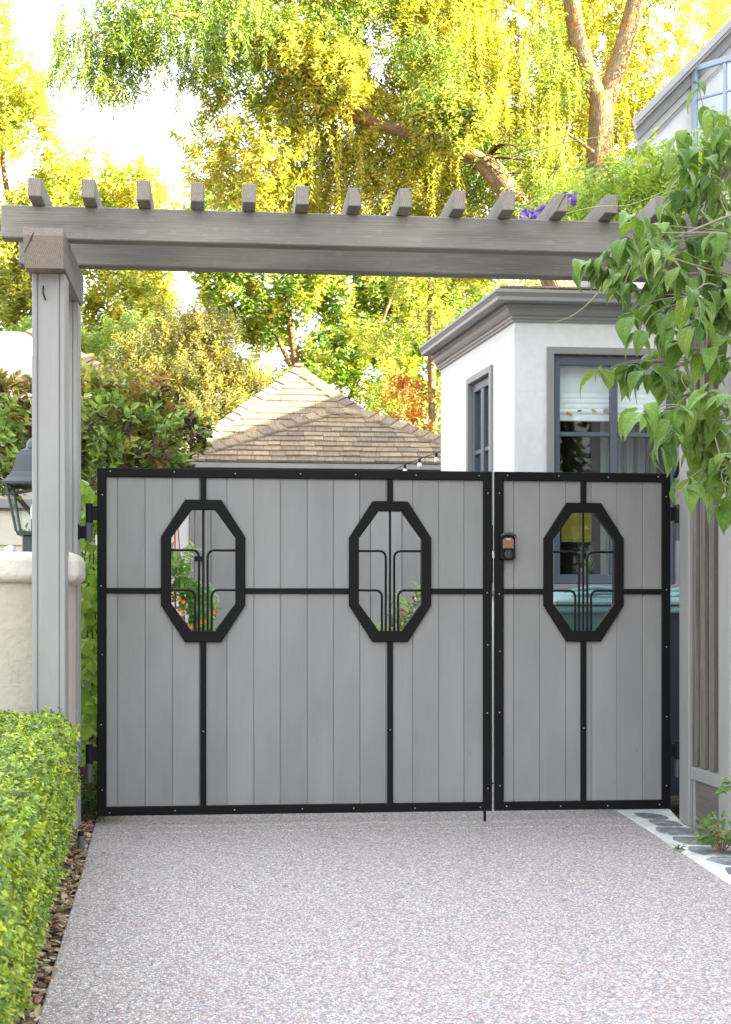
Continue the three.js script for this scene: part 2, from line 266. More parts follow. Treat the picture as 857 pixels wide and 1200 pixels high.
// ------------------------------------------------------------------ ground, drive, border
{
  const g = setting('ground', 'bare brown soil and lawn around the drive');
  const pl = new THREE.PlaneGeometry(300, 300); pl.rotateX(-Math.PI / 2); pl.translate(0, -0.07, -60);
  const u = pl.attributes.uv; for (let i = 0; i < u.count; i++) u.setXY(i, u.getX(i) * 300, u.getY(i) * 300);
  part(g, 'soil', pl, M.soil);
  const d = setting('driveway', 'exposed pebble concrete driveway in front of the gate');
  const slab = (pts, name = 'slab') => { const e = extrude(pts.map(([x, z]) => [x, -z]), -0.12, 0, [], 0.006); e.rotateX(-Math.PI / 2); part(d, name, boxUV(e, 'z'), M.pebble); };
  const L = (z) => z < 3 ? lerp(-0.775, -0.605, (z + 0.3) / 3.3) : lerp(-0.605, -0.41, (z - 3) / 4), R = (z) => lerp(2.43, 2.12, (z + 0.3) / 4.3);
  for (const [a, b] of [[1.862, 8.5], [0.202, 1.851], [-1.1, 0.189]]) slab([[L(a), a], [L(b), b], [R(b), b], [R(a), a]]);
  slab([[-0.78, -1.107], [2.45, -1.107], [2.45, -1.8], [1.7, -1.95], [1.6, -9.6], [-0.78, -9.6]]);
  const jf = []; for (const z of [0.1955, 1.8565, -1.1035]) jf.push(cbox(L(z) + 0.01, R(z) - 0.01, -0.1, -0.006, z - 0.008, z + 0.008, 0.001));
  part(d, 'joint_filler', boxUV(merge(jf), 'x'), M.soil);
  // mortared stone strip along the fence
  const s = setting('stone_border', 'strip of dark flat stones set in pale mortar beside the fence'), r = rng(19);
  const edge = [[R(-0.45), -0.45], [R(8), 8]], m = extrude([[2.415, 0.45], [R(0.3) + 0.006, -0.3], [R(2) + 0.006, -2], [R(5) + 0.006, -5], [2.62, -5], [2.655, -0.2], [2.78, 0.45]], -0.11, 0.004, [], 0.01); m.rotateX(-Math.PI / 2);
  part(s, 'mortar', boxUV(m, 'z'), M.mortar);
  let z = -0.26; for (let i = 0; i < 11; i++) {
    const l = 0.26 + r() * 0.08, xa = R(z) + 0.03 + r() * 0.03, xb = 2.66 - r() * 0.03, pts = [], n = 11;
    for (let k = 0; k < n; k++) { const a = k / n * 6.283, c = Math.cos(a), q = Math.sin(a), e = Math.pow(Math.abs(c) ** 5 + Math.abs(q) ** 5, -1 / 5) * (0.88 + 0.18 * r()); pts.push([(xa + xb) / 2 + c * e * (xb - xa) * 0.5, -(z + l / 2 + q * e * l * 0.49 + c * 0.03 + (r() - 0.5) * 0.01)]); }
    const e = extrude(pts, -0.03, 0.006 + r() * 0.005, [], 0.006); e.rotateX(-Math.PI / 2); part(s, 'stone', boxUV(e, 'z', r(), r()), M.slate[i % 3]); z += l + 0.022;
  }
  // planting bed between hedge and drive
  const bed = setting('planting_bed', 'narrow bed of dark mulch and fallen leaves between hedge and drive');
  const bg = new THREE.PlaneGeometry(1.6, 9, 60, 220); bg.rotateX(-Math.PI / 2); bg.translate(-1.25, 0, 3.2); const p = bg.attributes.position;
  for (let i = 0; i < p.count; i++) { const x = p.getX(i), zz = p.getZ(i), q = V(x, 0, zz); p.setY(i, -0.035 + 0.012 * nz(q, 14) + 0.02 * nz(q, 4) + 0.05 * sst(L(zz) - 0.02, L(zz) - 0.35, x) - 0.06 * sst(L(zz) - 0.01, L(zz) + 0.05, x)); }
  bg.computeVertexNormals(); part(bed, 'mulch', boxUV(bg, 'z'), M.soil);
  const list = [], rr = rng(23), chipPal = [[0.16, 0.09, 0.055], [0.1, 0.06, 0.04], [0.3, 0.2, 0.13], [0.42, 0.3, 0.19], [0.22, 0.11, 0.06], [0.07, 0.045, 0.03], [0.5, 0.4, 0.28]];
  for (let i = 0; i < 5200; i++) { const zz = -0.7 + rr() * 5.6, x = L(zz) - 0.012 - Math.pow(rr(), 1.2) * 0.34, q = new THREE.Quaternion().setFromEuler(new THREE.Euler(rr() * 0.9 - 0.45, rr() * 6.28, rr() * 0.9 - 0.45)), k = 0.5 + rr() * 0.9; list.push({ m: new THREE.Matrix4().compose(V(x, -0.02 + 0.03 * rr() + 0.05 * sst(L(zz), L(zz) - 0.35, x), zz), q, V(k, 1, k * (0.3 + rr() * 0.7))), c: tint(chipPal, rr, 0.3) }); }
  copies(bed, 'bark_chips', cbox(-0.014, 0.014, -0.003, 0.003, -0.012, 0.012, 0.002), std([1, 1, 1], 0.95), list);
  const lv = new Blades().leaf(V(-0.03, 0, 0), V(1, 0, 0), V(0, 1, 0), 0.06, 0.032, 0.5, -0.1, true).build(), fl = [];
  for (let i = 0; i < 200; i++) { const zz = 0.2 + rr() * 4.2, x = L(zz) + 0.01 - Math.pow(rr(), 1.1) * 0.25; fl.push({ m: new THREE.Matrix4().compose(V(x, 0.012 + rr() * 0.012, zz), new THREE.Quaternion().setFromEuler(new THREE.Euler(rr() * 0.7 - 0.35, rr() * 6.28, rr() * 0.7 - 0.35)), V(1, 1, 1).multiplyScalar(0.4 + rr() * 0.55)), c: tint([[0.45, 0.3, 0.16], [0.36, 0.2, 0.1], [0.55, 0.45, 0.28], [0.25, 0.3, 0.08]], rr) }); }
  const crumbs = []; for (let i = 0; i < 90; i++) { const zz = 0.1 + rr() * 4.2, x = lerp(L(zz) + 0.02, R(zz) - 0.02, rr()); crumbs.push({ m: new THREE.Matrix4().compose(V(x, 0.006, zz), new THREE.Quaternion().setFromEuler(new THREE.Euler(rr() * 0.5 - 0.25, rr() * 6.28, rr() * 0.5 - 0.25)), V(1, 1, 1).multiplyScalar(0.08 + rr() * rr() * 0.3)), c: tint([[0.3, 0.2, 0.1], [0.1, 0.08, 0.06], [0.4, 0.32, 0.16], [0.25, 0.3, 0.06]], rr) }); }
  copies(d, 'leaf_crumbs', lv, M.leaf, crumbs);
  copies(bed, 'fallen_leaves', lv, M.leaf, fl);
}
// ------------------------------------------------------------------ the white house with its bay
const house = thing('house', 'white stucco house with square bay, grey cornice and steep gable right of the gate', 'house', [2.95, 0, -4]);
function wallFrame(ax, az, bx, bz) { const l = Math.hypot(bx - ax, bz - az), ex = (bx - ax) / l, ez = (bz - az) / l; return { l, m: new THREE.Matrix4().makeBasis(V(ex, 0, ez), V(0, 1, 0), V(-ez, 0, ex)).setPosition(ax, 0, az) }; }
const put = (g, f) => g.applyMatrix4(f.m);
function windowUnit(parent, f, x0, x1, y0, y1, { cols = 2, rows = 3, post = 0.054, label } = {}) {
  const c = 0.052, a0 = x0 + c, a1 = x1 - c, b0 = y0 + c, b1 = y1 - c, s = 0.052;
  const casing = merge([boxUV(extrude(rect(x0, x1, y0, y1), -0.04, 0.022, [rect(a0, a1, b0, b1)], 0.004)), boxUV(cbox(x0 - 0.03, x1 + 0.03, y0 - 0.035, y0 - 0.002, -0.02, 0.05, 0.006), 'x')]);
  const w = part(parent, 'window', put(casing, f), M.trim, label);
  part(w, 'sash', put(extrude(rect(a0 + 0.003, a1 - 0.003, b0 + 0.003, b1 - 0.003), -0.065, -0.018, [rect(a0 + s, a1 - s, b0 + 0.072, b1 - 0.072)], 0.004), f), M.sash);
  const X0 = a0 + s, X1 = a1 - s, Y0 = b0 + 0.072, Y1 = b1 - 0.072, W = (X1 - X0 - (cols - 1) * post) / cols, Hh = (Y1 - Y0 - (rows - 1) * 0.034) / rows;
  for (let i = 1; i < cols; i++) part(w, 'mullion', put(cbox(X0 + i * W + (i - 1) * post, X0 + i * W + i * post, Y0, Y1, -0.062, -0.014, 0.005), f), M.sash);
  for (let i = 0; i < cols; i++) for (let j = 0; j < rows; j++) {
    const px = X0 + i * (W + post), py = Y0 + j * (Hh + 0.034);
    if (j) part(w, 'muntin', put(cbox(px, px + W, py - 0.034, py, -0.058, -0.022, 0.005), f), M.sash);
    const g = new THREE.PlaneGeometry(W, Hh); g.translate(px + W / 2, py + Hh / 2, -0.042); part(w, 'pane', put(g, f), M.glass);
  }
  return w;
}
{
  const fr = wallFrame(2.08, -1.9, 3.9, -1.9), sd = wallFrame(1.85, -3.928, 2.08, -1.9);
  const wall = (f, x0, x1, y0, y1, hole) => part(house, 'wall', put(boxUV(extrude(rect(x0, x1, y0, y1), -0.16, 0, hole ? [hole] : [])), f), M.white);
  wall(fr, 0, 1.82, -0.05, 3.5, rect(0.245, 1.245, 1.405, 3.17));
  wall(sd, 0, sd.l, -0.05, 3.5, rect(0.85, 1.515, 1.42, 3.128));
  windowUnit(house, fr, 0.238, 1.252, 1.398, 3.177, { label: 'large grey framed bay window partly behind the gate' });
  windowUnit(house, sd, 0.843, 1.522, 1.413, 3.135, { post: 0.075 });
  // cornice: bed mould, soffit and gutter
  const path = [[1.85, -3.928], [2.08, -1.9], [3.9, -1.9]];
  part(house, 'cornice', boxUV(moulding([[0, 3.355], [0.018, 3.355], [0.02, 3.37], [0.03, 3.375], [0.032, 3.392], [0.05, 3.398], [0.062, 3.418], [0.068, 3.445], [0.088, 3.452], [0.09, 3.478], [0, 3.478]], path), 'x'), M.trim);
  part(house, 'soffit', boxUV(moulding([[0, 3.478], [0.165, 3.478], [0.165, 3.49], [0, 3.49]], path), 'x'), M.trim);
  part(house, 'gutter', boxUV(moulding([[0.12, 3.468], [0.168, 3.468], [0.176, 3.476], [0.176, 3.5], [0.19, 3.52], [0.197, 3.528], [0.197, 3.548], [0.188, 3.55], [0.186, 3.53], [0.12, 3.53]], path), 'x'), M.trim);
  part(house, 'bay_roof', boxUV(hexa([[1.7, 3.56, -3.95], [3.9, 3.56, -3.95], [3.9, 3.53, -1.76], [1.93, 3.53, -1.76]], [[2.6, 3.85, -3.95], [3.9, 3.85, -3.95], [3.9, 3.57, -1.77], [1.94, 3.57, -1.77]]), 'x'), M.shake[0]);
  const rs = rng(71); for (let x = 1.95; x < 3.8;) { const w = 0.12 + rs() * 0.12; part(house, 'shingle', boxUV(cbox(x, x + w - 0.006, 3.572, 3.588, -1.95, -1.765 + rs() * 0.01, 0.003), 'z', rs(), rs()), M.shake[Math.floor(rs() * 4)]); x += w; }
  // room inside the bay
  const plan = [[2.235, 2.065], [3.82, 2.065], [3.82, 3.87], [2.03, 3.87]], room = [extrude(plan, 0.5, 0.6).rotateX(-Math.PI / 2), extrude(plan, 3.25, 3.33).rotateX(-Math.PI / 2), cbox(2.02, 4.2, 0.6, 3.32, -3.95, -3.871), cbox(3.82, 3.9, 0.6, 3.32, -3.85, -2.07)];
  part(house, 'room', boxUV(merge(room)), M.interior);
  // main block with its gambrel gable
  const prof = [[2.97, 0], [2.97, 3.3], [3.70, 5.46], [6.8, 8.72], [9.9, 5.46], [10.6, 3.3], [10.6, 0]];
  part(house, 'wall', boxUV(extrude(prof, -4.5, -4)), M.white);
  const rake = (o) => [[3.545 + o * 0.25, 5.58 - o * 0.75], [6.8, 8.93 - o], [10.06 - o * 0.25, 5.58 - o * 0.75]];
  const band = (a, b, z0, z1) => boxUV(extrude([...rake(a), ...rake(b).reverse()], z0, z1, [], 0.003), 'x');
  part(house, 'roof', boxUV(merge([hexa([[3.66, 5.58, -3.94], [6.8, 8.83, -3.94], [6.8, 8.83, -4.45], [3.95, 5.88, -4.45]], [[3.6, 5.645, -3.94], [6.8, 8.94, -3.94], [6.8, 8.94, -4.45], [3.95, 6.0, -4.45]]), hexa([[6.8, 8.83, -3.94], [9.95, 5.58, -3.94], [9.95, 5.58, -4.45], [6.8, 8.83, -4.45]], [[6.8, 8.94, -3.94], [10.0, 5.645, -3.94], [10.0, 5.645, -4.45], [6.8, 8.94, -4.45]])])), M.trim);
  part(house, 'bargeboard', merge([band(0, 0.075, -3.94, -3.84), band(0.076, 0.11, -3.94, -3.87)]), M.bargePaint);
  part(house, 'rake_soffit', band(0.111, 0.225, -3.995, -3.925), M.trim);
  part(house, 'rake_trim', merge([band(0.226, 0.31, -3.998, -3.95), band(0.311, 0.34, -3.998, -3.97)]), M.bargePaint);
  part(house, 'rear_block', boxUV(cbox(5.75, 10.4, 0, 6.2, -10.9, -4.53, 0.02)), M.white); part(house, 'rear_roof', boxUV(hexa([[5.6, 6.2, -4.53], [10.6, 6.2, -4.53], [10.6, 6.2, -11.0], [5.6, 6.2, -11.0]], [[7.6, 7.0, -6], [8.6, 7.0, -6], [8.6, 7.0, -9.5], [7.6, 7.0, -9.5]])), M.trim);
  const st = (a, b) => [[2.92 + a, 3.25], [3.66 + a, 5.36], [3.66 + b, 5.36], [2.93 + b, 3.25]];
  part(house, 'side_trim', merge([boxUV(extrude(st(-0.08, -0.035), -4.5, -3.9, [], 0.004)), boxUV(extrude(st(-0.034, 0.03), -4.01, -3.93, [], 0.004)), boxUV(extrude(st(0.031, 0.075), -4.01, -3.965, [], 0.004))]), M.trim);
  // open casement, swung out from the gable
  const cf = wallFrame(4.09, -3.93, 4.52, -3.45), y0 = 5.2, y1 = 6.07;
  const cas = part(house, 'window', put(extrude(rect(0, 0.64, y0, y1), -0.02, 0.02, [rect(0.05, 0.59, y0 + 0.06, y1 - 0.05)], 0.004), cf), M.sashPale, 'pale blue casement window swung open below the gable');
  for (let i = 0; i < 2; i++) for (let j = 0; j < 3; j++) { const w = 0.255, h = 0.24, x = 0.05 + i * (w + 0.03), y = y0 + 0.06 + j * (h + 0.02); const g = new THREE.PlaneGeometry(w, h); g.translate(x + w / 2, y + h / 2, 0); part(cas, 'pane', put(g, cf), M.glass); }
  part(cas, 'muntin', put(merge([cbox(0.305, 0.335, y0 + 0.06, y1 - 0.05, -0.014, 0.014, 0.004), cbox(0.05, 0.59, y0 + 0.3, y0 + 0.32, -0.012, 0.012, 0.004), cbox(0.05, 0.59, y0 + 0.56, y0 + 0.58, -0.012, 0.012, 0.004)]), cf), M.sashPale);
  // the wing to the right, out of frame, whose wall stands over the drive
  part(house, 'wing_wall', boxUV(extrude([[5.2, 0], [10.4, 0], [10.4, 6.5], [7.7, 8.8], [5.2, 6.5]], -3.95, 4.2)), M.white);
  part(house, 'wing_roof', boxUV(extrude([[4.9, 6.3], [7.7, 9.0], [10.7, 6.3], [10.6, 6.15], [7.7, 8.82], [5.0, 6.15]], -3.6, 4.5)), M.trim);
  part(house, 'porch_wall', boxUV(cbox(5.2, 10.4, 0, 4.3, 4.21, 7.8, 0.02)), M.white); part(house, 'porch_roof', boxUV(hexa([[5, 4.3, 4.21], [10.6, 4.3, 4.21], [10.6, 4.3, 8], [5, 4.3, 8]], [[6.5, 5.2, 4.22], [9.2, 5.2, 4.22], [9.2, 5.2, 6], [6.5, 5.2, 6]])), M.trim);
}
{ // things in and before the bay window
  const b = thing('roman_blind', 'white roman blind half lowered inside the bay window with a printed hem', 'blind', [2.83, 2.66, -2.02]);
  const fold = (y0, y1, z) => { const g = new THREE.PlaneGeometry(0.86, y1 - y0, 40, 10); g.translate(2.83, (y0 + y1) / 2, z); const p = g.attributes.position; for (let i = 0; i < p.count; i++) { const q = V(p.getX(i), p.getY(i), z); p.setZ(i, z + 0.008 * nz(q, 7) + 0.01 * Math.sin((q.y - y0) / (y1 - y0) * Math.PI)); } g.computeVertexNormals(); return g; };
  part(b, 'cloth', fold(2.84, 3.12, -2.03), M.cloth);
  for (let i = 0; i < 4; i++) part(b, 'fold', fold(2.70 + i * 0.035, 2.745 + i * 0.04, -2.005 - i * 0.006), M.cloth);
  part(b, 'hem', boxUV(cbox(2.4, 3.26, 2.655, 2.7, -2.02, -2.0, 0.006)), M.cloth);
  const r = rng(31), pr = [[0.45, 0.3, 0.06], [0.1, 0.1, 0.12], [0.5, 0.36, 0.12], [0.4, 0.45, 0.4]];
  for (let i = 0; i < 9; i++) { const s = new THREE.CircleGeometry(0.012 + r() * 0.012, 9); s.scale(0.9 + r() * 0.6, 0.3 + r() * 0.35, 1); s.rotateZ(r() - 0.5); s.translate(2.48 + i * 0.085 + r() * 0.06, 2.715 + (r() - 0.5) * 0.06, -1.985 - 0.001 * i); part(b, 'print', s, std(pr[i % 4], 0.9)); }
  const cu = thing('curtain', 'grey curtain in soft folds inside the right half of the bay window', 'curtain', [3.05, 0.7, -2.35]);
  const cg = new THREE.PlaneGeometry(0.42, 2.3, 80, 2); cg.translate(3.05, 1.85, -2.35); { const p = cg.attributes.position; for (let i = 0; i < p.count; i++) p.setZ(i, p.getZ(i) + 0.03 * Math.sin(p.getX(i) * 62) + 0.015 * Math.sin(p.getX(i) * 143)); cg.computeVertexNormals(); } part(cu, 'cloth', cg, std([0.3, 0.32, 0.32], 0.95));
  const ye = thing('yellow_board', 'yellow board standing behind the lower left pane of the bay window', 'board', [2.6, 1.78, -2.2]);
  part(ye, 'panel', cbox(2.5, 2.73, 1.79, 2.05, -2.22, -2.2, 0.003), std([0.3, 0.24, 0.015], 0.7)); part(ye, 'edge_strip', cbox(2.5, 2.73, 1.775, 1.789, -2.222, -2.198, 0.003), std([0.3, 0.26, 0.05], 0.7));
  const shelf = thing('window_shelf', 'dark shelf inside the bay window below the yellow board', 'shelf', [2.8, 1.42, -2.2]);
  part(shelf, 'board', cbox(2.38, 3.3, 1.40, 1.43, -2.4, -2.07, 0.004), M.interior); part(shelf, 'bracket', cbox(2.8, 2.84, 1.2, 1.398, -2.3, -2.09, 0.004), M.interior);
  const po = thing('potted_plant', 'small spiky green plant in a dark pot on the window shelf', 'plant', [2.68, 1.43, -2.2]);
  part(po, 'pot', new THREE.LatheGeometry([[0, 0], [0.045, 0], [0.06, 0.09], [0.052, 0.09], [0.05, 0.075], [0, 0.075]].map((q) => new THREE.Vector2(...q)), 18).translate(2.68, 1.43, -2.2), std([0.06, 0.05, 0.05], 0.6));
  const bl = new Blades(), r2 = rng(5); for (let i = 0; i < 22; i++) bl.leaf(V(2.68, 1.5, -2.2), V(r2() - 0.5, 0.6 + r2() * 0.6, r2() - 0.5).normalize(), unit(r2), 0.1 + r2() * 0.09, 0.018, 0.3, 0.25, true); part(po, 'foliage', bl.build(), std([0.12, 0.25, 0.1], 0.6, { side: THREE.DoubleSide }));
  for (const [x, y, w, h, c, nm, lab] of [[2.9, 1.66, 0.11, 0.22, [0.5, 0.22, 0.18], 'hanging_towel', 'pinkish towel hanging inside the bay window near the plant'], [3.06, 1.62, 0.12, 0.36, [0.42, 0.52, 0.45], 'hanging_towel', 'pale green towel hanging inside the bay window beside the pinkish one']]) {
    const t = thing(nm, lab, 'towel', [x, y + h, -2.16]); const g = new THREE.PlaneGeometry(w, h, 16, 12); const p = g.attributes.position; for (let i = 0; i < p.count; i++) { const v = p.getY(i) / h + 0.5; p.setX(i, p.getX(i) * (1 - 0.6 * v * v)); p.setZ(i, 0.012 * Math.sin(p.getX(i) * 90)); } g.computeVertexNormals(); g.translate(x, y + h / 2, -2.16); part(t, 'cloth', g, std(c, 0.95, { side: THREE.DoubleSide })); part(t, 'hook', new THREE.TorusGeometry(0.012, 0.003, 6, 14).translate(x, y + h + 0.01, -2.16), M.steel);
  }
  const bin = (x, z, lab, turn, body) => {
    const t = thing('wheelie_bin', lab, 'bin', [x, 0, z]); t.rotation.y = turn;
    const c = std(body, 0.5), cl = std([0.2, 0.36, 0.37], 0.45), W = (w, d, y) => [[x - w, y, z - d], [x + w, y, z - d], [x + w, y, z + d], [x - w, y, z + d]].map(([a, q, e]) => [a, q, e]);
    const rev = (q) => q.slice().reverse();
    part(t, 'body', hexa(rev(W(0.24, 0.26, 0.06)), rev(W(0.30, 0.34, 1.25))), c);
    part(t, 'rim', merge([cbox(x - 0.335, x + 0.335, 1.235, 1.28, z - 0.37, z + 0.37, 0.015)]), cl);
    const lid = new THREE.SphereGeometry(1, 28, 10, 0, Math.PI * 2, 0, Math.PI / 2); { const p = lid.attributes.position; for (let i = 0; i < p.count; i++) { const a = p.getX(i), b = p.getZ(i), m = Math.max(Math.abs(a), Math.abs(b), 1e-6), l = Math.hypot(a, b), k = Math.pow(l, 0.25) * lerp(1, l / m, 0.75); p.setXYZ(i, x + a * k * 0.335 , 1.31 + p.getY(i) * 0.09, z + b * k * 0.375); } lid.computeVertexNormals(); }
    part(t, 'lid', merge([lid, cbox(x - 0.345, x + 0.345, 1.285, 1.315, z - 0.38, z + 0.38, 0.012)]), cl);
    for (const k of [0, 1]) part(t, 'lid_rib', tube([[x - 0.22, 1.37 - k * 0.03, z + 0.2 + k * 0.12], [x, 1.40 - k * 0.035, z + 0.22 + k * 0.13], [x + 0.22, 1.37 - k * 0.03, z + 0.2 + k * 0.12]], 0.014), cl);
    part(t, 'handle', tube([[x - 0.25, 1.25, z - 0.36], [x - 0.2, 1.27, z - 0.44], [x + 0.2, 1.27, z - 0.44], [x + 0.25, 1.25, z - 0.36]], 0.016), c);
    for (const s of [-1, 1]) part(t, 'wheel', new THREE.CylinderGeometry(0.12, 0.12, 0.05, 20).rotateZ(Math.PI / 2).translate(x + s * 0.27, 0.12, z - 0.26), M.blackPlain);
    return t;
  };
  bin(2.36, -0.95, 'teal wheelie bin seen through the octagon of the narrow gate', 0.12, [0.13, 0.24, 0.25]); bin(3.02, -0.92, 'dark wheelie bin with teal lid nearest the right gate post, mostly hidden by the gate', 0.05, [0.015, 0.022, 0.035]);
}
// ------------------------------------------------------------------ shingled roofs behind
function shingled(parent, BL, BR, TL, TR, expo, seed, skip = () => false, wmin = 0.13, wmax = 0.26) {
  const r = rng(seed), u = BR.clone().sub(BL), W = u.length(); u.normalize(); const n = u.clone().cross(TL.clone().sub(BL)).normalize(), v = n.clone().cross(u), H = TL.clone().sub(BL).dot(v), tl = TL.clone().sub(BL).dot(u), tr = TR.clone().sub(BL).dot(u);
  const xl = (t) => tl * t / H, xr = (t) => lerp(W, tr, t / H);
  for (let v0 = 0; v0 < H - expo * 0.4; v0 += expo) { const v1 = Math.min(H, v0 + expo * 1.4); let x = xl(v0) - r() * 0.1;
    while (x < xr(v0)) { const w = lerp(wmin, wmax, r()), a = x + 0.003, b = x + w - 0.003; x += w; const cl = (q, t) => Math.max(xl(t), Math.min(xr(t), q)), dv = (r() - 0.5) * 0.02;
      const a0 = cl(a, v0), b0 = cl(b, v0), a1 = cl(a, v1), b1 = cl(b, v1); if (b0 - a0 < 0.02) continue;
      const P = (q, t, h) => BL.clone().addScaledVector(u, q).addScaledVector(v, t).addScaledVector(n, h).toArray(), t0 = 0.026 + r() * 0.012;
      if (skip(P((a0 + b0) / 2, v0, 0))) continue;
      const g = hexa([P(a0, v0 - dv, 0), P(a1, v1, -0.004), P(b1, v1, -0.004), P(b0, v0 - dv, 0)].reverse(), [P(a0, v0 - dv, t0), P(a1, v1, 0.004), P(b1, v1, 0.004), P(b0, v0 - dv, t0)].reverse());
      part(parent, 'shingle', boxUV(g, 'y', r(), r()), M.shake[Math.floor(r() * 4)]); } }
}
function hipCaps(parent, A, B, nn, seed, w = 0.13) {
  const r = rng(seed), d = B.clone().sub(A), L = d.length(); d.normalize(); const side = d.clone().cross(V(0, 1, 0)).normalize(), up = side.clone().cross(d); const l = L / nn;
  for (let i = 0; i < nn; i++) { const P = (t, s, h) => A.clone().addScaledVector(d, t).addScaledVector(side, s).addScaledVector(up, h).toArray(), t0 = i * l - 0.03, t1 = (i + 1) * l + 0.05, h0 = 0.075 + r() * 0.01, q = w * 0.62;
    const mk = (s) => hexa([P(t0, 0, h0 - 0.03), P(t0, s * w, h0 - q - 0.03), P(t1, s * w, h0 - q - 0.055), P(t1, 0, h0 - 0.055)], [P(t0, 0, h0), P(t0, s * w, h0 - q), P(t1, s * w, h0 - q - 0.03), P(t1, 0, h0 - 0.03)]);
    part(parent, 'ridge_cap', boxUV(merge([mk(1), mk(-1)]), 'y', r(), r()), M.shake[Math.floor(r() * 4)]); }
}
{
  const c = thing('cottage', 'grey boarded cottage with tiered hipped shingle roofs behind the gate', 'cottage', [1.46, 0, -10.3]);
  const e0 = -9.9, el = [-0.66, 3.2, e0], er = [3.58, 3.2, e0], rl = [1.385, 4.015, -11.1], rr = [1.854, 4.015, -11.1];
  const low = part(c, 'roof', polyGeo([...el, ...er, ...rr, ...el, ...rr, ...rl, ...el, ...rl, -0.66, 3.2, -13.5, ...er, 3.58, 3.2, -13.5, ...rr, ...rl, ...rr, 3.58, 3.2, -13.5, ...rl, 3.58, 3.2, -13.5, -0.66, 3.2, -13.5]), M.underRoof, 'lower hipped roof of brown shingles');
  shingled(low, V(...el), V(...er), V(...rl), V(...rr), 0.142, 201, (p) => p[0] > 3.0, 0.16, 0.3);
  hipCaps(low, V(...el), V(...rl), 13, 202); hipCaps(low, V(...er), V(...rr), 13, 203); hipCaps(low, V(...rl), V(...rr), 2, 204);
  const ap = [1.053, 4.86, -12.6], bl = [-0.70, 3.27, -10.45], br = [2.75, 3.27, -10.45], kl = [-0.70, 3.27, -14.8], kr = [2.75, 3.27, -14.8];
  const hi = part(c, 'roof', polyGeo([...bl, ...br, ...ap, ...kl, ...bl, ...ap, ...br, ...kr, ...ap, ...kr, ...kl, ...ap]), M.underRoof, 'taller pyramid roof of sunlit shingles');
  const hid = (p) => { const k = (p[2] + 9.9) / -1.2; return p[1] < 3.2 + 0.815 * Math.min(k, 1) - 0.12 && p[2] > -11.15 && p[0] > -0.66 + 2.0 * k + 0.1; };
  shingled(hi, V(...bl), V(...br), V(...ap), V(...ap), 0.185, 205, hid, 0.2, 0.55);
  hipCaps(hi, V(...bl), V(...ap), 17, 206); hipCaps(hi, V(...br), V(...ap), 17, 207);
  part(hi, 'finial', boxUV(cbox(ap[0] - 0.07, ap[0] + 0.07, ap[1] + 0.03, ap[1] + 0.085, ap[2] - 0.08, ap[2] + 0.08, 0.02)), M.shake[2]);
  part(c, 'fascia', boxUV(merge([cbox(-0.64, 3.56, 3.125, 3.19, -9.96, -9.9, 0.004), cbox(-0.6, 3.5, 3.05, 3.12, -10.2, -10.02, 0.004)]), 'x'), M.trim);
  part(c, 'wall', boxUV(merge([cbox(-0.8, 3.4, 0, 3.05, -13.4, -9.76, 0.004)])), M.boards[1]);
  part(c, 'white_panel', boxUV(cbox(-0.8, -0.47, 0, 3.05, -9.757, -9.72, 0.004)), M.white);
  part(c, 'corner_trim', boxUV(cbox(-0.468, -0.405, 0, 3.05, -9.757, -9.69, 0.005)), M.trim);
  part(c, 'door', boxUV(cbox(-0.403, -0.28, 0, 3.0, -9.758, -9.735, 0.003)), M.trim);
  const h = part(c, 'latch', merge([cbox(-0.41, -0.30, 1.93, 1.985, -9.732, -9.71, 0.004), cbox(-0.305, -0.285, 1.88, 2.0, -9.73, -9.7, 0.004)]), M.blackPlain);
  part(c, 'door_stile', boxUV(cbox(-0.278, -0.2, 0, 3.0, -9.757, -9.712, 0.004)), M.boards[0]);
  for (let i = 0; i < 9; i++) part(c, 'wall_board', boxUV(cbox(-0.196 + i * 0.405, 0.202 + i * 0.405, 0, 3.04, -9.757, -9.73, 0.008), 'y', i * 0.3, i), M.boards[i % 4]);
}
{ // garage far left
  const g = thing('garage', 'cream panelled garage with pale tiled roof behind the stucco wall at far left', 'garage', [-3, 0, -7.5]);
  const cr = std([0.68, 0.62, 0.5], 0.8, { map: stuccoMap });
  part(g, 'wall', boxUV(cbox(-7, -0.95, 0, 3.5, -11, -7.56, 0.01)), M.beige);
  for (let i = 0; i < 5; i++) for (let k = 0; k < 3; k++) part(g, 'door_panel', boxUV(merge([cbox(-4.6 + k * 0.95, -3.67 + k * 0.95, 0.05 + i * 0.47, 0.50 + i * 0.47, -7.558, -7.535, 0.006), cbox(-4.52 + k * 0.95, -3.75 + k * 0.95, 0.12 + i * 0.47, 0.43 + i * 0.47, -7.534, -7.518, 0.008)])), cr);
  part(g, 'door_trim', boxUV(cbox(-4.8, -1.7, 2.40, 2.5, -7.558, -7.46, 0.006), 'x'), M.trim);
  const E0 = [-7.4, 3.55, -7.2], E1 = [-0.75, 3.55, -7.2], R0 = [-6, 4.72, -9.5], R1 = [-2.35, 4.72, -9.5], K1 = [-0.75, 3.55, -11.6], K0 = [-7.4, 3.55, -11.6];
  const rf = part(g, 'roof', polyGeo([...E0, ...E1, ...R1, ...E0, ...R1, ...R0, ...E1, ...K1, ...R1, ...K0, ...R0, ...R1, ...K0, ...R1, ...K1, ...K0, ...E0, ...R0]), std([0.6, 0.42, 0.36], 0.9));
  hipCaps(rf, V(...E1), V(...R1), 16, 211, 0.1);
  part(g, 'eave', boxUV(cbox(-7.4, -0.75, 3.45, 3.545, -7.25, -7.15, 0.005), 'x'), M.trim);
}
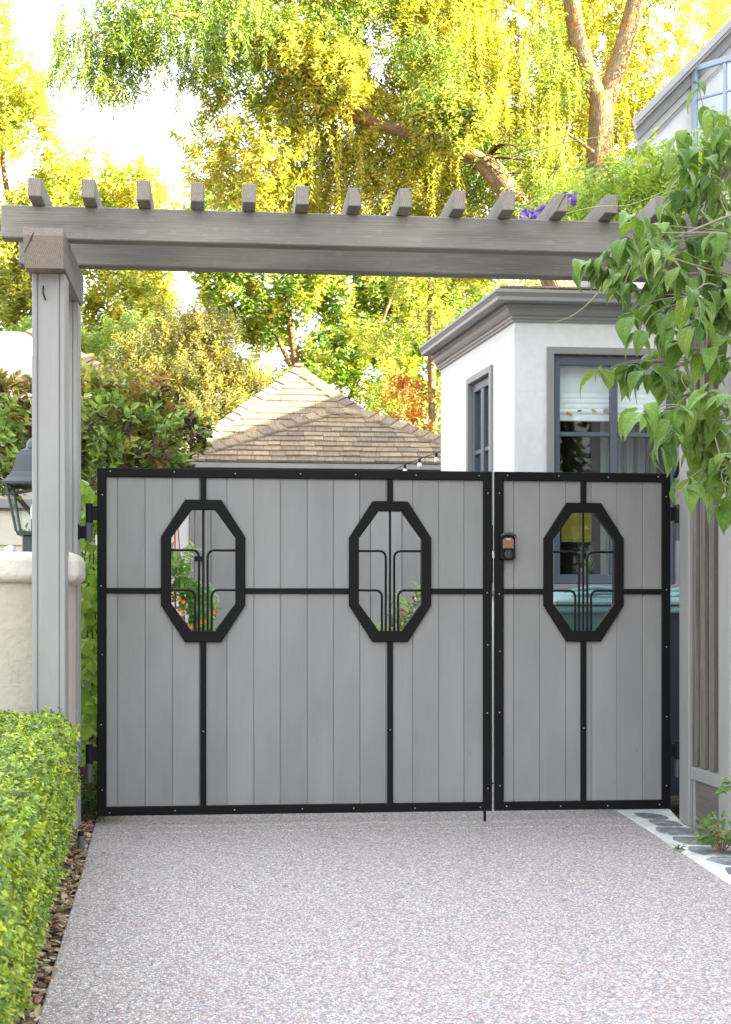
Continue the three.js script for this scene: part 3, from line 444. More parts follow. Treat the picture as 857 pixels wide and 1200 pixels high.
{ // little copper roofs among the shrub leaves
  const mk = (x, y, z, w, lab) => { const t = thing('bird_house', lab, 'bird house', [x, 0, z], 0); const cop = std([0.55, 0.3, 0.22], 0.6);
    const P = (k, h) => [[x - k, y + h, z + k], [x + k, y + h, z + k], [x + k, y + h, z - k], [x - k, y + h, z - k]];
    part(t, 'roof', hexa(P(w, 0.0), P(w * 0.12, w * 0.62)), cop); part(t, 'eave', cbox(x - w * 0.96, x + w * 0.96, y - 0.025, y - 0.001, z - w * 0.96, z + w * 0.96, 0.004), M.blackPlain); part(t, 'body', boxUV(cbox(x - w * 0.75, x + w * 0.75, y - 0.36, y - 0.026, z - w * 0.75, z + w * 0.75, 0.01)), M.trim); part(t, 'pole', tube([[x, 0, z], [x, y - 0.36, z]], 0.035), M.blackPlain); return t; };
  mk(-1.36, 2.64, -3, 0.28, 'bird house with pink copper roof just left of the front gate post'); mk(-1.32, 2.345, -3.4, 0.25, 'lower bird house with pink copper roof beside the gate hinge');
}
// ------------------------------------------------------------------ pergola
const timberBox = (x0, x1, y0, y1, z0, z1, along, r, seed) => { // long faces in grain, ends in rings
  const q = rng(seed), g = boxUV(cbox(x0, x1, y0, y1, z0, z1, r), along, q() * 3, q() * 3), p = g.attributes.position, nn = g.attributes.normal, uv = g.attributes.uv, ai = 'xyz'.indexOf(along), ends = [], longs = [], c = [(x0 + x1) / 2, (y0 + y1) / 2, (z0 + z1) / 2], o = [0, 1, 2].filter((k) => k !== ai), fl = q() < 0.5 ? -1 : 1, ou = 0.11 + q() * 0.1, ov = 0.06 + q() * 0.1;
  for (let i = 0; i < p.count; i += 3) { const e = Math.abs(nn.getComponent(i, ai)) > 0.9; (e ? ends : longs).push(i, i + 1, i + 2); if (e) for (let k = 0; k < 3; k++) uv.setXY(i + k, ou + fl * (p.getComponent(i + k, o[0]) - c[o[0]]), ov + p.getComponent(i + k, o[1]) - c[o[1]]); }
  const s = new THREE.BufferGeometry(); for (const k of ['position', 'normal', 'uv']) { const a = g.attributes[k], d = new Float32Array(a.array.length); [...longs, ...ends].forEach((f, i) => { for (let m = 0; m < a.itemSize; m++) d[i * a.itemSize + m] = a.array[f * a.itemSize + m]; }); s.setAttribute(k, new THREE.BufferAttribute(d, a.itemSize)); }
  s.addGroup(0, longs.length, 0); s.addGroup(longs.length, ends.length, 1); return s;
};
{
  const p = thing('pergola', 'grey timber pergola with square posts, two beams and short rafters over the gate', 'pergola', [0.85, 0, 0.3]);
  const T = [M.timber, M.timberEnd];
  // posts: a core board between two corner strips
  const post = (x0, x1, z0, z1, y1) => { const w = x1 - x0, s = 0.027; part(p, 'post', boxUV(merge([cbox(x0, x0 + s, -0.06, y1, z0, z1, 0.005), cbox(x0 + s + 0.004, x1 - s - 0.004, -0.06, y1, z0 + 0.004, z1 - 0.004, 0.004), cbox(x1 - s, x1, -0.06, y1, z0, z1, 0.005), cbox(x0 + 0.01, x1 - 0.01, -0.06, y1 - 0.002, z0 + 0.012, z1 - 0.012, 0.001)])), M.post); };
  post(-1.012, -0.841, 0.53, 0.7, 3.008); post(-1.012, -0.841, -0.12, 0.05, 3.008); post(2.672, 2.842, 0.05, 0.225, 3.008); post(2.668, 2.84, 0.735, 0.9, 3.008);
  // bearers along the depth with tapered ends
  for (const [x0, x1, zf, sd] of [[-1.036, -0.832, 0.86, 1], [2.655, 2.86, 1.05, 2]]) {
    const e = extrude([[-0.14, 3.03], [-0.08, 3.008], [zf - 0.06, 3.008], [zf, 3.16], [zf, 3.2], [-0.17, 3.2], [-0.17, 3.16]], x0, x1, [], 0.004); // profile in z, y
    e.applyMatrix4(new THREE.Matrix4().makeBasis(V(0, 0, 1), V(0, 1, 0), V(1, 0, 0)));
    const g = e.index ? e.toNonIndexed() : e; { const a = g.attributes.position; for (let i = 0; i < a.count; i += 3) { const u = V().fromBufferAttribute(a, i + 1), w = V().fromBufferAttribute(a, i + 2); a.setXYZ(i + 1, w.x, w.y, w.z); a.setXYZ(i + 2, u.x, u.y, u.z); } } const q = boxUV(g, 'z', sd, sd * 0.4); q.clearGroups(); q.computeVertexNormals();
    const nn = q.attributes.normal, pp = q.attributes.position, ord = [[], []]; for (let i = 0; i < pp.count; i += 3) ord[nn.getZ(i) > 0.7 ? 1 : 0].push(i, i + 1, i + 2);
    const s = new THREE.BufferGeometry(); for (const k of ['position', 'normal', 'uv']) { const a = q.attributes[k], d = new Float32Array(a.array.length); [...ord[0], ...ord[1]].forEach((f, i) => { for (let m = 0; m < a.itemSize; m++) d[i * a.itemSize + m] = a.array[f * a.itemSize + m]; }); if (k === 'uv') for (let i = ord[0].length; i < pp.count; i++) { const f = ord[1][i - ord[0].length]; d[2 * i] = 0.1 + pp.getX(f) - x0; d[2 * i + 1] = pp.getY(f) - 2.95; } s.setAttribute(k, new THREE.BufferAttribute(d, a.itemSize)); }
    s.addGroup(0, ord[0].length, 0); s.addGroup(ord[0].length, ord[1].length, 1); part(p, 'bearer', s, T);
  }
  part(p, 'beam', timberBox(-1.178, 3.05, 3.2, 3.374, 0.552, 0.65, 'x', 0.006, 3), T); part(p, 'beam', timberBox(-1.166, 3.02, 3.2, 3.374, 0.002, 0.1, 'x', 0.006, 4), T);
  for (let i = 0; i < 15; i++) { const x = -1.022 + i * 0.2765, q = rng(300 + i), j = (q() - 0.5) * 0.012; part(p, 'rafter', timberBox(x + j, x + j + 0.069, 3.3745, 3.474 + (q() - 0.5) * 0.006, -0.62, 0.802 + (q() - 0.5) * 0.02, 'z', 0.004, 300 + i), T); }
  for (const [x, y] of [[-0.953, 2.93]]) part(p, 'nail', tube([[x, 3.0 - 0.06, 0.703], [x, 2.90, 0.705], [x + 0.012, 2.865, 0.704]], 0.004, 0.004, 6), M.rust);
}
// ------------------------------------------------------------------ gates
const oct = (cx, cy, a, b, fa, fb) => [[cx - fa, cy - b], [cx + fa, cy - b], [cx + a, cy - fb], [cx + a, cy + fb], [cx + fa, cy + b], [cx - fa, cy + b], [cx - a, cy + fb], [cx - a, cy - fb]];
const csg = new Evaluator(); csg.useGroups = false;
function gate(name, label, x0, x1, centres, seams, base) {
  const g = thing(name, label, 'gate', base), y0 = 0.067, y1 = 2.067, w = 0.053, yb = 1.361;
  part(g, 'frame', boxUV(extrude(rect(x0, x1, y0, y1), -0.045, 0, [rect(x0 + w, x1 - w, y0 + w, y1 - w)], 0.004), 'x'), M.black);
  const cut = centres.map((cx) => { const b = new Brush(boxUV(extrude(oct(cx, 1.4785, 0.188, 0.354, 0.069, 0.19), -0.2, 0.2))); b.updateMatrixWorld(); return b; });
  const r = rng(Math.round(x0 * 100) + 500);
  const xs = [x0 + w - 0.01, ...seams, x1 - w + 0.01];
  xs.slice(0, -1).forEach((a, i) => {
    const b = xs[i + 1]; let geo = boxUV(cbox(a + 0.0002, b - 0.0002, y0 + w - 0.015, y1 - w + 0.015, -0.038, -0.016 + (r() - 0.5) * 0.0015, 0.0042), 'y', r() * 2, r() * 2);
    centres.forEach((cx, k) => { if (b > cx - 0.188 && a < cx + 0.188) { const br = new Brush(geo); br.updateMatrixWorld(); const res = csg.evaluate(br, cut[k], SUBTRACTION); geo = res.geometry; geo = boxUV(geo.index ? geo.toNonIndexed() : geo, 'y', r() * 2, r() * 2); geo.clearGroups(); geo.computeVertexNormals(); } });
    part(g, 'board', geo, M.boards[Math.floor(r() * 4)]);
  });
  const bars = [], hb = (a, b) => { if (b - a > 0.02) part(g, 'cross_bar', boxUV(cbox(a, b, yb - 0.016, yb + 0.016, -0.03, -0.002, 0.003), 'x'), M.black); };
  let xa = x0 + w - 0.004; for (const cx of centres) { hb(xa, cx - 0.236); xa = cx + 0.236; } hb(xa, x1 - w + 0.004);
  for (const cx of centres) {
    for (const [a, b] of [[y0 + w - 0.004, 1.068], [1.882, y1 - w + 0.004]]) part(g, 'upright_bar', boxUV(cbox(cx - 0.017, cx + 0.017, a, b, -0.03, -0.003, 0.003)), M.black);
    const ring = part(g, 'octagon_frame', boxUV(extrude(oct(cx, 1.4755, 0.242, 0.4115, 0.104, 0.198), -0.05, 0.004, [oct(cx, 1.4785, 0.184, 0.35, 0.067, 0.19)], 0.004), 'x'), M.black);
    const t = (pts, n = 26) => part(ring, 'scroll_bar', tube(pts, 0.0072, 0.0072, 8, n), M.blackPlain), zz = -0.016, yB = 1.125;
    t([[cx, yB, zz], [cx, 1.5, zz], [cx, 1.832, zz]], 4);
    for (const s of [-1, 1]) for (const [o, ya] of [[0.025, 1.596], [0.048, 1.366]]) { const R = 0.036, P = [[cx + s * o, yB, zz], [cx + s * o, (yB + ya) / 2, zz], [cx + s * o, ya - R, zz]]; for (let k = 1; k < 6; k++) { const a = k / 6 * Math.PI / 2; P.push([cx + s * (o + R - R * Math.cos(a)), ya - R + R * Math.sin(a), zz]); } P.push([cx + s * (o + R), ya, zz], [cx + s * (0.1 + o / 2), ya, zz], [cx + s * 0.188, ya, zz]); t(P, 44); }
  }
  const sc = new THREE.SphereGeometry(0.0036, 8, 5); sc.scale(1, 1, 0.5); const put1 = (x, y) => part(g, 'screw', sc.clone().translate(x, y, 0.0005), M.steel);
  const nx = Math.max(2, Math.round((x1 - x0) / 0.38)); for (let i = 0; i <= nx; i++) { const x = lerp(x0 + 0.075, x1 - 0.075, i / nx) + (r() - 0.5) * 0.04; put1(x, y1 - 0.024 + (r() - 0.5) * 0.008); put1(x + (r() - 0.5) * 0.03, y0 + 0.024 + (r() - 0.5) * 0.008); }
  for (const y of [0.2, 0.62, 1.02, 1.36, 1.92]) for (const x of [x0 + 0.026, x1 - 0.026]) put1(x + (r() - 0.5) * 0.008, y + (r() - 0.5) * 0.06);
  for (const cx of centres) for (const [dx, y] of [[0.004, 1.09], [-0.09, 1.868], [0, 0.55]]) put1(cx + dx, y);
  return g;
}
const big = gate('driveway_gate', 'wide grey boarded gate leaf with black frame and two octagonal windows', -0.739, 1.557, [-0.134, 0.953], [-0.625, -0.468, -0.312, -0.156, 0.001, 0.157, 0.312, 0.468, 0.621, 0.776, 0.931, 1.088, 1.243, 1.393], [-0.739, 0, 0]);
const small = gate('side_gate', 'narrow grey boarded gate leaf with one octagonal window and a keypad lock', 1.574, 2.637, [2.108], [1.69, 1.846, 2.003, 2.16, 2.315, 2.472], [1.574, 0, 0]);
const cyl = (x, y0, y1, z, r) => new THREE.CylinderGeometry(r, r, y1 - y0, 20).translate(x, (y0 + y1) / 2, z);
for (const [g, s, xh, xp, ys] of [[big, -1, -0.783, -0.842, [1.715, 0.335]], [small, 1, 2.682, 2.71, [1.735, 0.325]]]) for (const y of ys) {
  const h = part(g, 'hinge', merge([cyl(xh, y + 0.035, y + 0.145, 0.0, 0.021), boxUV(cbox(Math.min(xh, xh - s * 0.05), Math.max(xh, xh - s * 0.05), y + 0.05, y + 0.13, -0.012, 0.012, 0.003))]), M.blackPlain);
  part(h, 'barrel', cyl(xh + s * 0.002, y - 0.07, y + 0.033, 0.0, 0.021), std([0.06, 0.06, 0.065], 0.4));
  part(h, 'bracket', boxUV(merge([cbox(Math.min(xh + s * 0.02, xp), Math.max(xh + s * 0.02, xp), y - 0.055, y + 0.015, -0.018, 0.018, 0.004), cbox(xp - 0.004, xp + 0.004, y - 0.065, y + 0.025, -0.03, 0.047, 0.002)]), 'x'), y < 1 ? M.rust : M.blackPlain, y < 1 ? 'rusty lower bracket' : undefined);
}
part(big, 'drop_bolt', merge([cyl(1.522, 0.0, 0.3, -0.052, 0.0085), cyl(1.522, 0.25, 0.27, -0.052, 0.014)]), M.blackPlain);
part(big, 'stop_plate', boxUV(cbox(1.548, 1.572, 1.41, 1.755, -0.062, -0.046, 0.002)), M.blackPlain);
part(small, 'strike', merge([cbox(1.558, 1.573, 1.555, 1.60, -0.03, -0.012, 0.002)]), M.steel);
{ // keypad lock
  const lx = 1.6465, k = part(small, 'lock', extrude([[lx - 0.034, 1.545], [lx + 0.034, 1.545], [lx + 0.046, 1.558], [lx + 0.043, 1.60], [lx + 0.043, 1.675], [lx + 0.03, 1.692], [lx, 1.70], [lx - 0.03, 1.692], [lx - 0.043, 1.675], [lx - 0.043, 1.6], [lx - 0.046, 1.558]], 0.0005, 0.03, [], 0.005), M.blackPlain, 'bronze faced keypad lock in a black housing');
  part(k, 'visor', extrude([[lx - 0.048, 1.678], [lx - 0.03, 1.687], [lx, 1.692], [lx + 0.03, 1.687], [lx + 0.048, 1.678], [lx + 0.044, 1.692], [lx + 0.026, 1.704], [lx, 1.708], [lx - 0.026, 1.704], [lx - 0.044, 1.692]], 0.0305, 0.052, [], 0.003), std([0.05, 0.055, 0.06], 0.3));
  part(k, 'cover_plate', extrude([[lx - 0.032, 1.612], [lx + 0.032, 1.612], [lx + 0.034, 1.66], [lx + 0.02, 1.676], [lx - 0.02, 1.676], [lx - 0.034, 1.66]], 0.0305, 0.042, [], 0.003), std([0.25, 0.13, 0.09], 0.4, { metalness: 0.3 }));
  part(k, 'badge', cbox(lx - 0.013, lx + 0.013, 1.662, 1.67, 0.0425, 0.0445, 0.001), M.steel);
  part(k, 'knob', merge([new THREE.CylinderGeometry(0.024, 0.026, 0.014, 24).rotateX(Math.PI / 2).translate(lx, 1.578, 0.0375), new THREE.TorusGeometry(0.02, 0.003, 8, 26).translate(lx, 1.578, 0.045)]), std([0.04, 0.04, 0.045], 0.35));
  part(k, 'knob_wing', cbox(lx - 0.005, lx + 0.005, 1.562, 1.594, 0.0455, 0.055, 0.002), std([0.05, 0.05, 0.055], 0.3));
}
// ------------------------------------------------------------------ stucco wall with cap, lantern
{
  const w = thing('stucco_wall', 'low beige stucco wall with rounded cap ending between the left gate posts', 'wall', [-0.85, 0, 0.3]);
  const body = new RoundedBoxGeometry(3.4, 1.6, 0.4, 6, 0.03); body.translate(-0.846 - 1.7, 0.65, 0.3); part(w, 'wall', boxUV(body), M.beige);
  const cg = new RoundedBoxGeometry(3.5, 0.172, 0.5, 8, 0.055); { const p = cg.attributes.position; for (let i = 0; i < p.count; i++) { const v = V(p.getX(i), p.getY(i), p.getZ(i)), k = 0.006 * nz(v, 5) + 0.003 * nz(v, 17); p.setXYZ(i, v.x + k, v.y + k, v.z + k); } cg.computeVertexNormals(); } cg.translate(-0.795 - 1.75, 1.475, 0.3);
  part(w, 'cap', boxUV(cg), M.capStone);
  const l = thing('lantern', 'dark metal lantern with clear tapered panes standing on the stucco wall cap', 'lantern', [-1.05, 1.561, 0.3]);
  const X = -1.05, Z = 0.3, sq = (k, y) => [[X - k, y, Z + k], [X + k, y, Z + k], [X + k, y, Z - k], [X - k, y, Z - k]], dm = std([0.075, 0.085, 0.09], 0.4), lathe4 = (pts) => { const g = new THREE.LatheGeometry(pts.map(([r, y]) => new THREE.Vector2(r * Math.SQRT2, y)), 4, Math.PI / 4).toNonIndexed(); g.computeVertexNormals(); return g.translate(X, 0, Z); };
  part(l, 'base', boxUV(merge([cbox(X - 0.06, X + 0.06, 1.556, 1.655, Z - 0.06, Z + 0.06, 0.005), cbox(X - 0.075, X + 0.075, 1.553, 1.566, Z - 0.075, Z + 0.075, 0.003)])), dm);
  part(l, 'lower_band', hexa(sq(0.085, 1.656), sq(0.09, 1.676)), dm);
  for (let i = 0; i < 4; i++) { const a = sq(0.088, 1.676), b = sq(0.135, 1.93), j = (i + 1) % 4; part(l, 'corner_bar', tube([a[i], b[i]], 0.008, 0.008, 6), dm); const g = new THREE.BufferGeometry(); g.setAttribute('position', new THREE.BufferAttribute(new Float32Array([...a[i], ...a[j], ...b[j], ...a[i], ...b[j], ...b[i]]), 3)); g.computeVertexNormals(); part(l, 'pane', g, M.glass); }
  part(l, 'roof', lathe4([[0.136, 1.925], [0.155, 1.93], [0.156, 1.942], [0.128, 1.968], [0.108, 2.0], [0.096, 2.05], [0.085, 2.09], [0.066, 2.12], [0.04, 2.135], [0, 2.14]]), dm);
  part(l, 'finial', new THREE.LatheGeometry([[0, 2.125], [0.05, 2.127], [0.052, 2.14], [0.045, 2.146], [0.045, 2.165], [0.03, 2.185], [0.012, 2.195], [0.014, 2.205], [0, 2.213]].map((q) => new THREE.Vector2(...q)), 20).translate(X, 0, Z), dm);
  part(l, 'candle', new THREE.CylinderGeometry(0.022, 0.022, 0.07, 16).translate(X, 1.711, Z), std([0.1, 0.11, 0.11], 0.6));
  part(l, 'bulb', new THREE.LatheGeometry([[0.016, 1.746], [0.024, 1.77], [0.024, 1.80], [0.014, 1.835], [0.003, 1.86], [0, 1.862]].map((q) => new THREE.Vector2(...q)), 18).translate(X, 0, Z), std([0.85, 0.87, 0.88], 0.3));
  const st = thing('pebble', 'small white pebble on the stucco wall cap left of the lantern', 'pebble', [-1.145, 1.56, 0.42]); const sg = new THREE.IcosahedronGeometry(0.03, 2); sg.scale(1, 0.75, 0.9); sg.translate(-1.165, 1.575, 0.42); part(st, 'stone', boxUV(sg), M.white);
}
// ------------------------------------------------------------------ fence panel at right
{
  const f = thing('fence_panel', 'weathered grey board fence panel between the two right pergola posts', 'fence', [2.72, 0, 0.48]), r = rng(44);
  for (let i = 0; i < 7; i++) { const z0 = 0.226 + i * 0.073, o = i % 2 ? 0.0 : 0.022; part(f, 'board', boxUV(cbox(2.715 - o, 2.74 - o, 0.345, 3.0, z0, z0 + 0.074 + (i % 2 ? 0.012 : -0.012), 0.003), 'y', r() * 2, r() * 2), M.fenceBoard); }
  part(f, 'rail', boxUV(cbox(2.682, 2.76, 0.268, 0.343, 0.227, 0.733, 0.005), 'z'), M.post); part(f, 'kick_board', boxUV(cbox(2.70, 2.73, 0.02, 0.266, 0.262, 0.70, 0.004), 'z', 0.4), M.fenceBoard); part(f, 'stile', boxUV(cbox(2.694, 2.74, -0.02, 0.267, 0.227, 0.261, 0.004)), M.post); part(f, 'stile', boxUV(cbox(2.694, 2.74, -0.02, 0.267, 0.701, 0.734, 0.004)), M.post);
  const c = thing('cable', 'black corrugated cable conduit coming down beside the right gate hinge', 'cable', [2.66, 2.2, 0.02]);
  const P = [[2.735, 2.42, 0.035], [2.72, 2.27, 0.03], [2.69, 2.14, 0.03], [2.655, 2.04, 0.02]]; part(c, 'conduit', tube(P, 0.013, 0.013, 10, 20), M.blackPlain);
  const cv = new THREE.CatmullRomCurve3(P.map((q) => V(...q))); for (let i = 0; i < 26; i++) { const t = (i + 0.5) / 26, g = new THREE.TorusGeometry(0.0135, 0.003, 6, 14), q = new THREE.Quaternion().setFromUnitVectors(V(0, 0, 1), cv.getTangentAt(t)); g.applyQuaternion(q); g.translate(...cv.getPointAt(t).toArray()); part(c, 'ridge', g, M.blackPlain); }
}
// ------------------------------------------------------------------ boxwood hedge
{
  const h = thing('hedge', 'clipped bright green boxwood hedge along the left edge of the drive', 'hedge', [-1.2, 0, 2.8]), r = rng(61);
  const xr = (z) => lerp(-0.80, -0.60, (z - 0.95) / 3.05), H = 0.665;
  const tw = []; for (let i = 0; i < 420; i++) { const z = 0.85 + r() * 3.8, y = 0.05 + r() * 0.55, d = unit(r); tw.push(tube([[xr(z) - 0.12, y, z], [xr(z) - 0.02 + d.x * 0.02, y + 0.1 + d.y * 0.03, z + d.z * 0.07]], 0.003, 0.0015, 4, 2)); } part(h, 'twigs', merge(tw), std([0.32, 0.25, 0.15], 0.95));
  const pal = [[0.25, 0.37, 0.015], [0.35, 0.45, 0.018], [0.16, 0.28, 0.015], [0.46, 0.52, 0.025], [0.10, 0.2, 0.015], [0.3, 0.4, 0.02]], list = [[], [], []];
  const add = (p, n) => { const o = V(n.x * 0.7 + (r() - 0.5) * 1.2, n.y + 0.65 + (r() - 0.5) * 0.9, n.z + (r() - 0.5) * 1.2).normalize(); list[Math.floor(r() * 3)].push({ m: pose(p, r, 1, 1, o), c: tint(pal, r, 0.22) }); };
  for (let i = 0; i < 15000; i++) { const z = 0.84 + r() * 4.3, t = r(), y = 0.03 + t * (H - 0.06), d = r() < 0.3 ? r() * 0.4 : r() * r() * 0.1, bul = 0.045 * nz(V(0, y, z), 4.2) + 0.035 * nz(V(0, y, z), 12); if (nz(V(2, y, z), 8) > 0.42 - 0.3 * (t < 0.4)) continue; add(V(xr(z) + bul - d - 0.05 * sst(0.25, 0, y), y, z), V(1, 0.1, 0)); }
  for (let i = 0; i < 13000; i++) { const z = 0.84 + Math.pow(r(), 1.2) * 4.3, x = xr(z) - 0.02 - Math.pow(r(), 1.3) * 1.0, d = r() * r() * 0.08; add(V(x, H - d + 0.025 * nz(V(x, 3, z), 5) + 0.025 * nz(V(x, 3, z), 14) - 0.05 * sst(-0.06, 0, x - xr(z)), z), V(0, 1, 0)); }
  for (let i = 0; i < 1500; i++) { const x = xr(0.9) - r() * 0.9, y = r() * H; add(V(x, y, 0.86 + r() * 0.03), V(0, 0, -1)); }
  for (let i = 0; i < 700; i++) { const z = 0.88 + r() * 3.6, x = xr(z) - 0.01 - r() * 0.6; add(V(x, H - 0.01 + r() * 0.05, z), V(0, 3, 0)); }
  const hedgeLeaf = leafMat({ transmission: 0.35, clearcoat: 0.5, clearcoatRoughness: 0.35 });
  list.forEach((l, i) => copies(h, 'foliage', spray(70 + i, 9, 0.05, 0.02, 0.0125, { full: true, hang: 0.1, spread: 0.8, fold: 0.25 }), i === 1 ? M.gloss : hedgeLeaf, l));
}
// ------------------------------------------------------------------ near plants
function bladeGeo(len, wid, curl, fold, seed, twist = 0) {          // broad drooping leaf, base at the origin, growing along +y, face to +z
  const r = rng(seed), nu = 6, nv = 9, pos = [], uv = [], idx = [], e = r() * 0.5;
  for (let j = 0; j <= nv; j++) { const t = j / nv, wv = wid * 0.5 * Math.pow(Math.sin(Math.PI * Math.pow(t, 0.72)), 0.85) * (t > 0.8 ? 1 - 0.55 * (t - 0.8) / 0.2 : 1) + 0.0004, a = curl * t * t, y = len * (t - 0.12 * curl * curl * t * t * t), z = -len * 0.5 * a * t, tw = twist * t;
    for (let i = 0; i <= nu; i++) { const s = i / nu * 2 - 1, q = Math.abs(s), x = wv * s * (1 - 0.25 * fold * q), zz = fold * wv * (q - 0.55 * q * q) * 1.3 + 0.045 * wv * Math.sin(t * 17 + q * 3 + e) * q + wv * 0.12 * Math.sin(t * 7 + s * 2 + e * 9); pos.push(x * Math.cos(tw) - zz * Math.sin(tw), y, z + zz * Math.cos(tw) + x * Math.sin(tw)); uv.push(i / nu, t); } }
  for (let j = 0; j < nv; j++) for (let i = 0; i < nu; i++) { const a = j * (nu + 1) + i, b = a + nu + 1; idx.push(a, a + 1, b, b, a + 1, b + 1); }
  const g = new THREE.BufferGeometry(); g.setAttribute('position', new THREE.BufferAttribute(new Float32Array(pos), 3)); g.setAttribute('uv', new THREE.BufferAttribute(new Float32Array(uv), 2)); g.setIndex(idx); g.computeVertexNormals(); return g;
}
{
  const d = thing('dogwood_tree', 'dogwood tree with large drooping green leaves overhanging the right gate post', 'tree', [3.3, 0, 1.9]), r = rng(91), b = baseOf.get(d);
  // hub of each bough, then the twig ends on it
  const boughs = [
  [2.04,2.99,1.25,[[1.81,2.97,1.26],[1.89,2.96,1.21],[1.92,2.89,1.33],[1.99,2.98,1.23],[2.05,2.89,1.2],[1.89,3.01,1.33]]],
  [2.09,3.03,1.45,[[1.92,3.07,1.74],[2.00,3.00,1.69],[1.89,2.98,1.68],[2.11,3.14,1.46],[1.89,2.78,1.58],[2.03,2.97,1.48]]],
  [2.20,2.75,1.40,[[2.10,2.89,1.39],[2.22,2.84,1.36],[2.12,2.71,1.41],[1.95,2.55,1.69],[2.17,2.67,1.65],[1.93,2.65,1.64],[2.10,2.59,1.64],[2.08,2.78,1.4]]],
  [2.48,3.45,1.20,[[2.30,3.65,1.24],[2.35,3.55,1.37],[2.43,3.57,1.41],[2.25,3.40,1.46],[2.35,3.37,1.47],[2.57,3.51,1.15],[2.24,3.30,1.36],[2.32,3.23,1.39],[2.47,3.30,1.32],[2.25,3.22,1.19],[2.37,3.13,1.31],[2.41,3.94,1.16],[2.38,3.69,1.49],[2.18,3.46,1.47],[2.51,3.57,1.34],[2.52,3.70,1.24],[2.37,3.44,1.48],[2.32,3.34,1.35],[2.46,3.17,1.47],[2.13,3.21,1.46],[2.27,3.10,1.32],[2.45,3.19,1.29]]],
  [2.34,2.75,1.70,[[2.29,2.98,1.86],[2.12,2.92,1.79],[2.30,2.91,1.68],[2.36,2.81,1.74],[1.95,2.87,1.95],[2.25,2.79,1.64],[2.36,2.71,1.64],[2.14,2.56,1.87],[2.31,2.54,1.73],[2.07,2.80,1.83],[2.34,2.70,1.81],[2.25,2.67,1.76],[2.08,2.66,2.02],[2.14,2.51,1.7],[2.23,2.44,1.79],[2.36,2.42,1.7]]],
  [2.28,2.49,1.05,[[1.88,2.45,1.22],[2.00,2.51,1.08],[2.08,2.50,1.11],[2.11,2.44,1.27],[2.23,2.42,1.1],[2.27,2.35,1.19],[2.32,2.31,1.33],[2.24,2.58,1.01],[2.34,2.49,0.99]]],
  [2.24,2.13,1.80,[[1.97,2.16,1.81],[1.98,2.06,2.03],[2.06,2.13,1.97],[2.17,2.08,1.81],[2.25,2.11,1.85],[2.33,2.05,1.79],[2.00,2.00,1.9],[2.24,1.98,1.74],[2.23,1.92,2.0],[1.85,2.13,2.08],[2.21,2.17,2.1],[2.17,2.24,2.01]]],
  [2.38,1.91,1.60,[[2.09,1.82,1.9],[2.27,1.90,1.53],[2.30,1.91,1.64],[2.27,1.82,1.91],[2.32,1.74,1.83],[2.31,2.01,1.68]]],
  ];
  const geos = []; for (let i = 0; i < 8; i++) geos.push(bladeGeo(0.155 + 0.014 * (i % 3), 0.082 + 0.009 * (i % 4), 0.5 + 0.28 * (i % 5), 0.35 + 0.22 * (i % 3), 400 + i, (i % 2 ? 1 : -1) * 0.25 * (i % 3)));
  const mk = (c, t) => new THREE.MeshPhysicalMaterial({ color: rgb(...c), map: bladeMap, bumpMap: bladeBump, bumpScale: 0.0025, roughness: 1, transmission: t, thickness: 0, side: THREE.DoubleSide, clearcoat: 0.35, clearcoatRoughness: 0.45 });
  const mats = [mk([0.22, 0.40, 0.03], 0.4), mk([0.30, 0.49, 0.04], 0.45), mk([0.42, 0.59, 0.06], 0.5), mk([0.14, 0.29, 0.025], 0.35), mk([0.52, 0.66, 0.16], 0.45)];
  const wood = [[[[3.3, -0.05, 1.9], [3.25, 0.8, 1.85], [3.1, 1.7, 1.75], [3.0, 2.6, 1.6], [2.95, 3.6, 1.45], [2.9, 4.4, 1.4]], 0.06, 0.02]];
  const leaves = [];
  for (const [hx, hy, hz, tips] of boughs) {
    const root = V(3.0 + r() * 0.1, Math.min(3.9, hy + 0.1 + r() * 0.25), hz + 0.1), hub = V(hx, hy, hz);
    wood.push([[root, root.clone().lerp(hub, 0.5).add(V(0, 0.07, 0.05)), hub], 0.009, 0.005, 7]);
    for (const t of tips) { const tip = V(...t); wood.push([[hub.clone().lerp(root, r() * 0.35), hub.clone().lerp(tip, 0.55).add(V(0, 0.04, (r() - 0.5) * 0.06)), tip], 0.0055, 0.0022, 5]);
      const n = t[1] > 3.75 ? 2 : 4 + Math.floor(r() * 2); for (let i = 0; i < n; i++) leaves.push([tip.clone().add(V((r() - 0.5) * 0.05, (r() - 0.3) * 0.05, (r() - 0.5) * 0.08)), i / n * 6.283 + r() * 1.2, 0]);
      for (let i = 0; i < 2; i++) leaves.push([tip.clone().lerp(hub, 0.25 + r() * 0.5).add(V((r() - 0.5) * 0.06, 0.02, (r() - 0.5) * 0.06)), r() * 6.283, 1]); }
  }
  part(d, 'trunk', boxUV(limbs(wood.slice(0, 1))), M.bark); part(d, 'branches', boxUV(limbs(wood.slice(1))), std([0.3, 0.26, 0.2], 0.9));
  const place = (m, [p, a, k]) => { const out = V(Math.cos(a), -0.25 - r() * 1.1, Math.sin(a)).normalize(), face = V(Math.cos(a) * 0.6 + (r() - 0.5) * 0.5, 0.8, Math.sin(a) * 0.6 + 0.35).normalize(), x = new THREE.Vector3().crossVectors(out, face).normalize(), z = new THREE.Vector3().crossVectors(x, out); const s = (0.62 + r() * 0.46) * (1 - 0.22 * sst(2.9, 3.6, p.y)); m.compose(p.clone().sub(b), _q.setFromRotationMatrix(new THREE.Matrix4().makeBasis(x, out, z)), _s.set(s, s, s)); return m; };
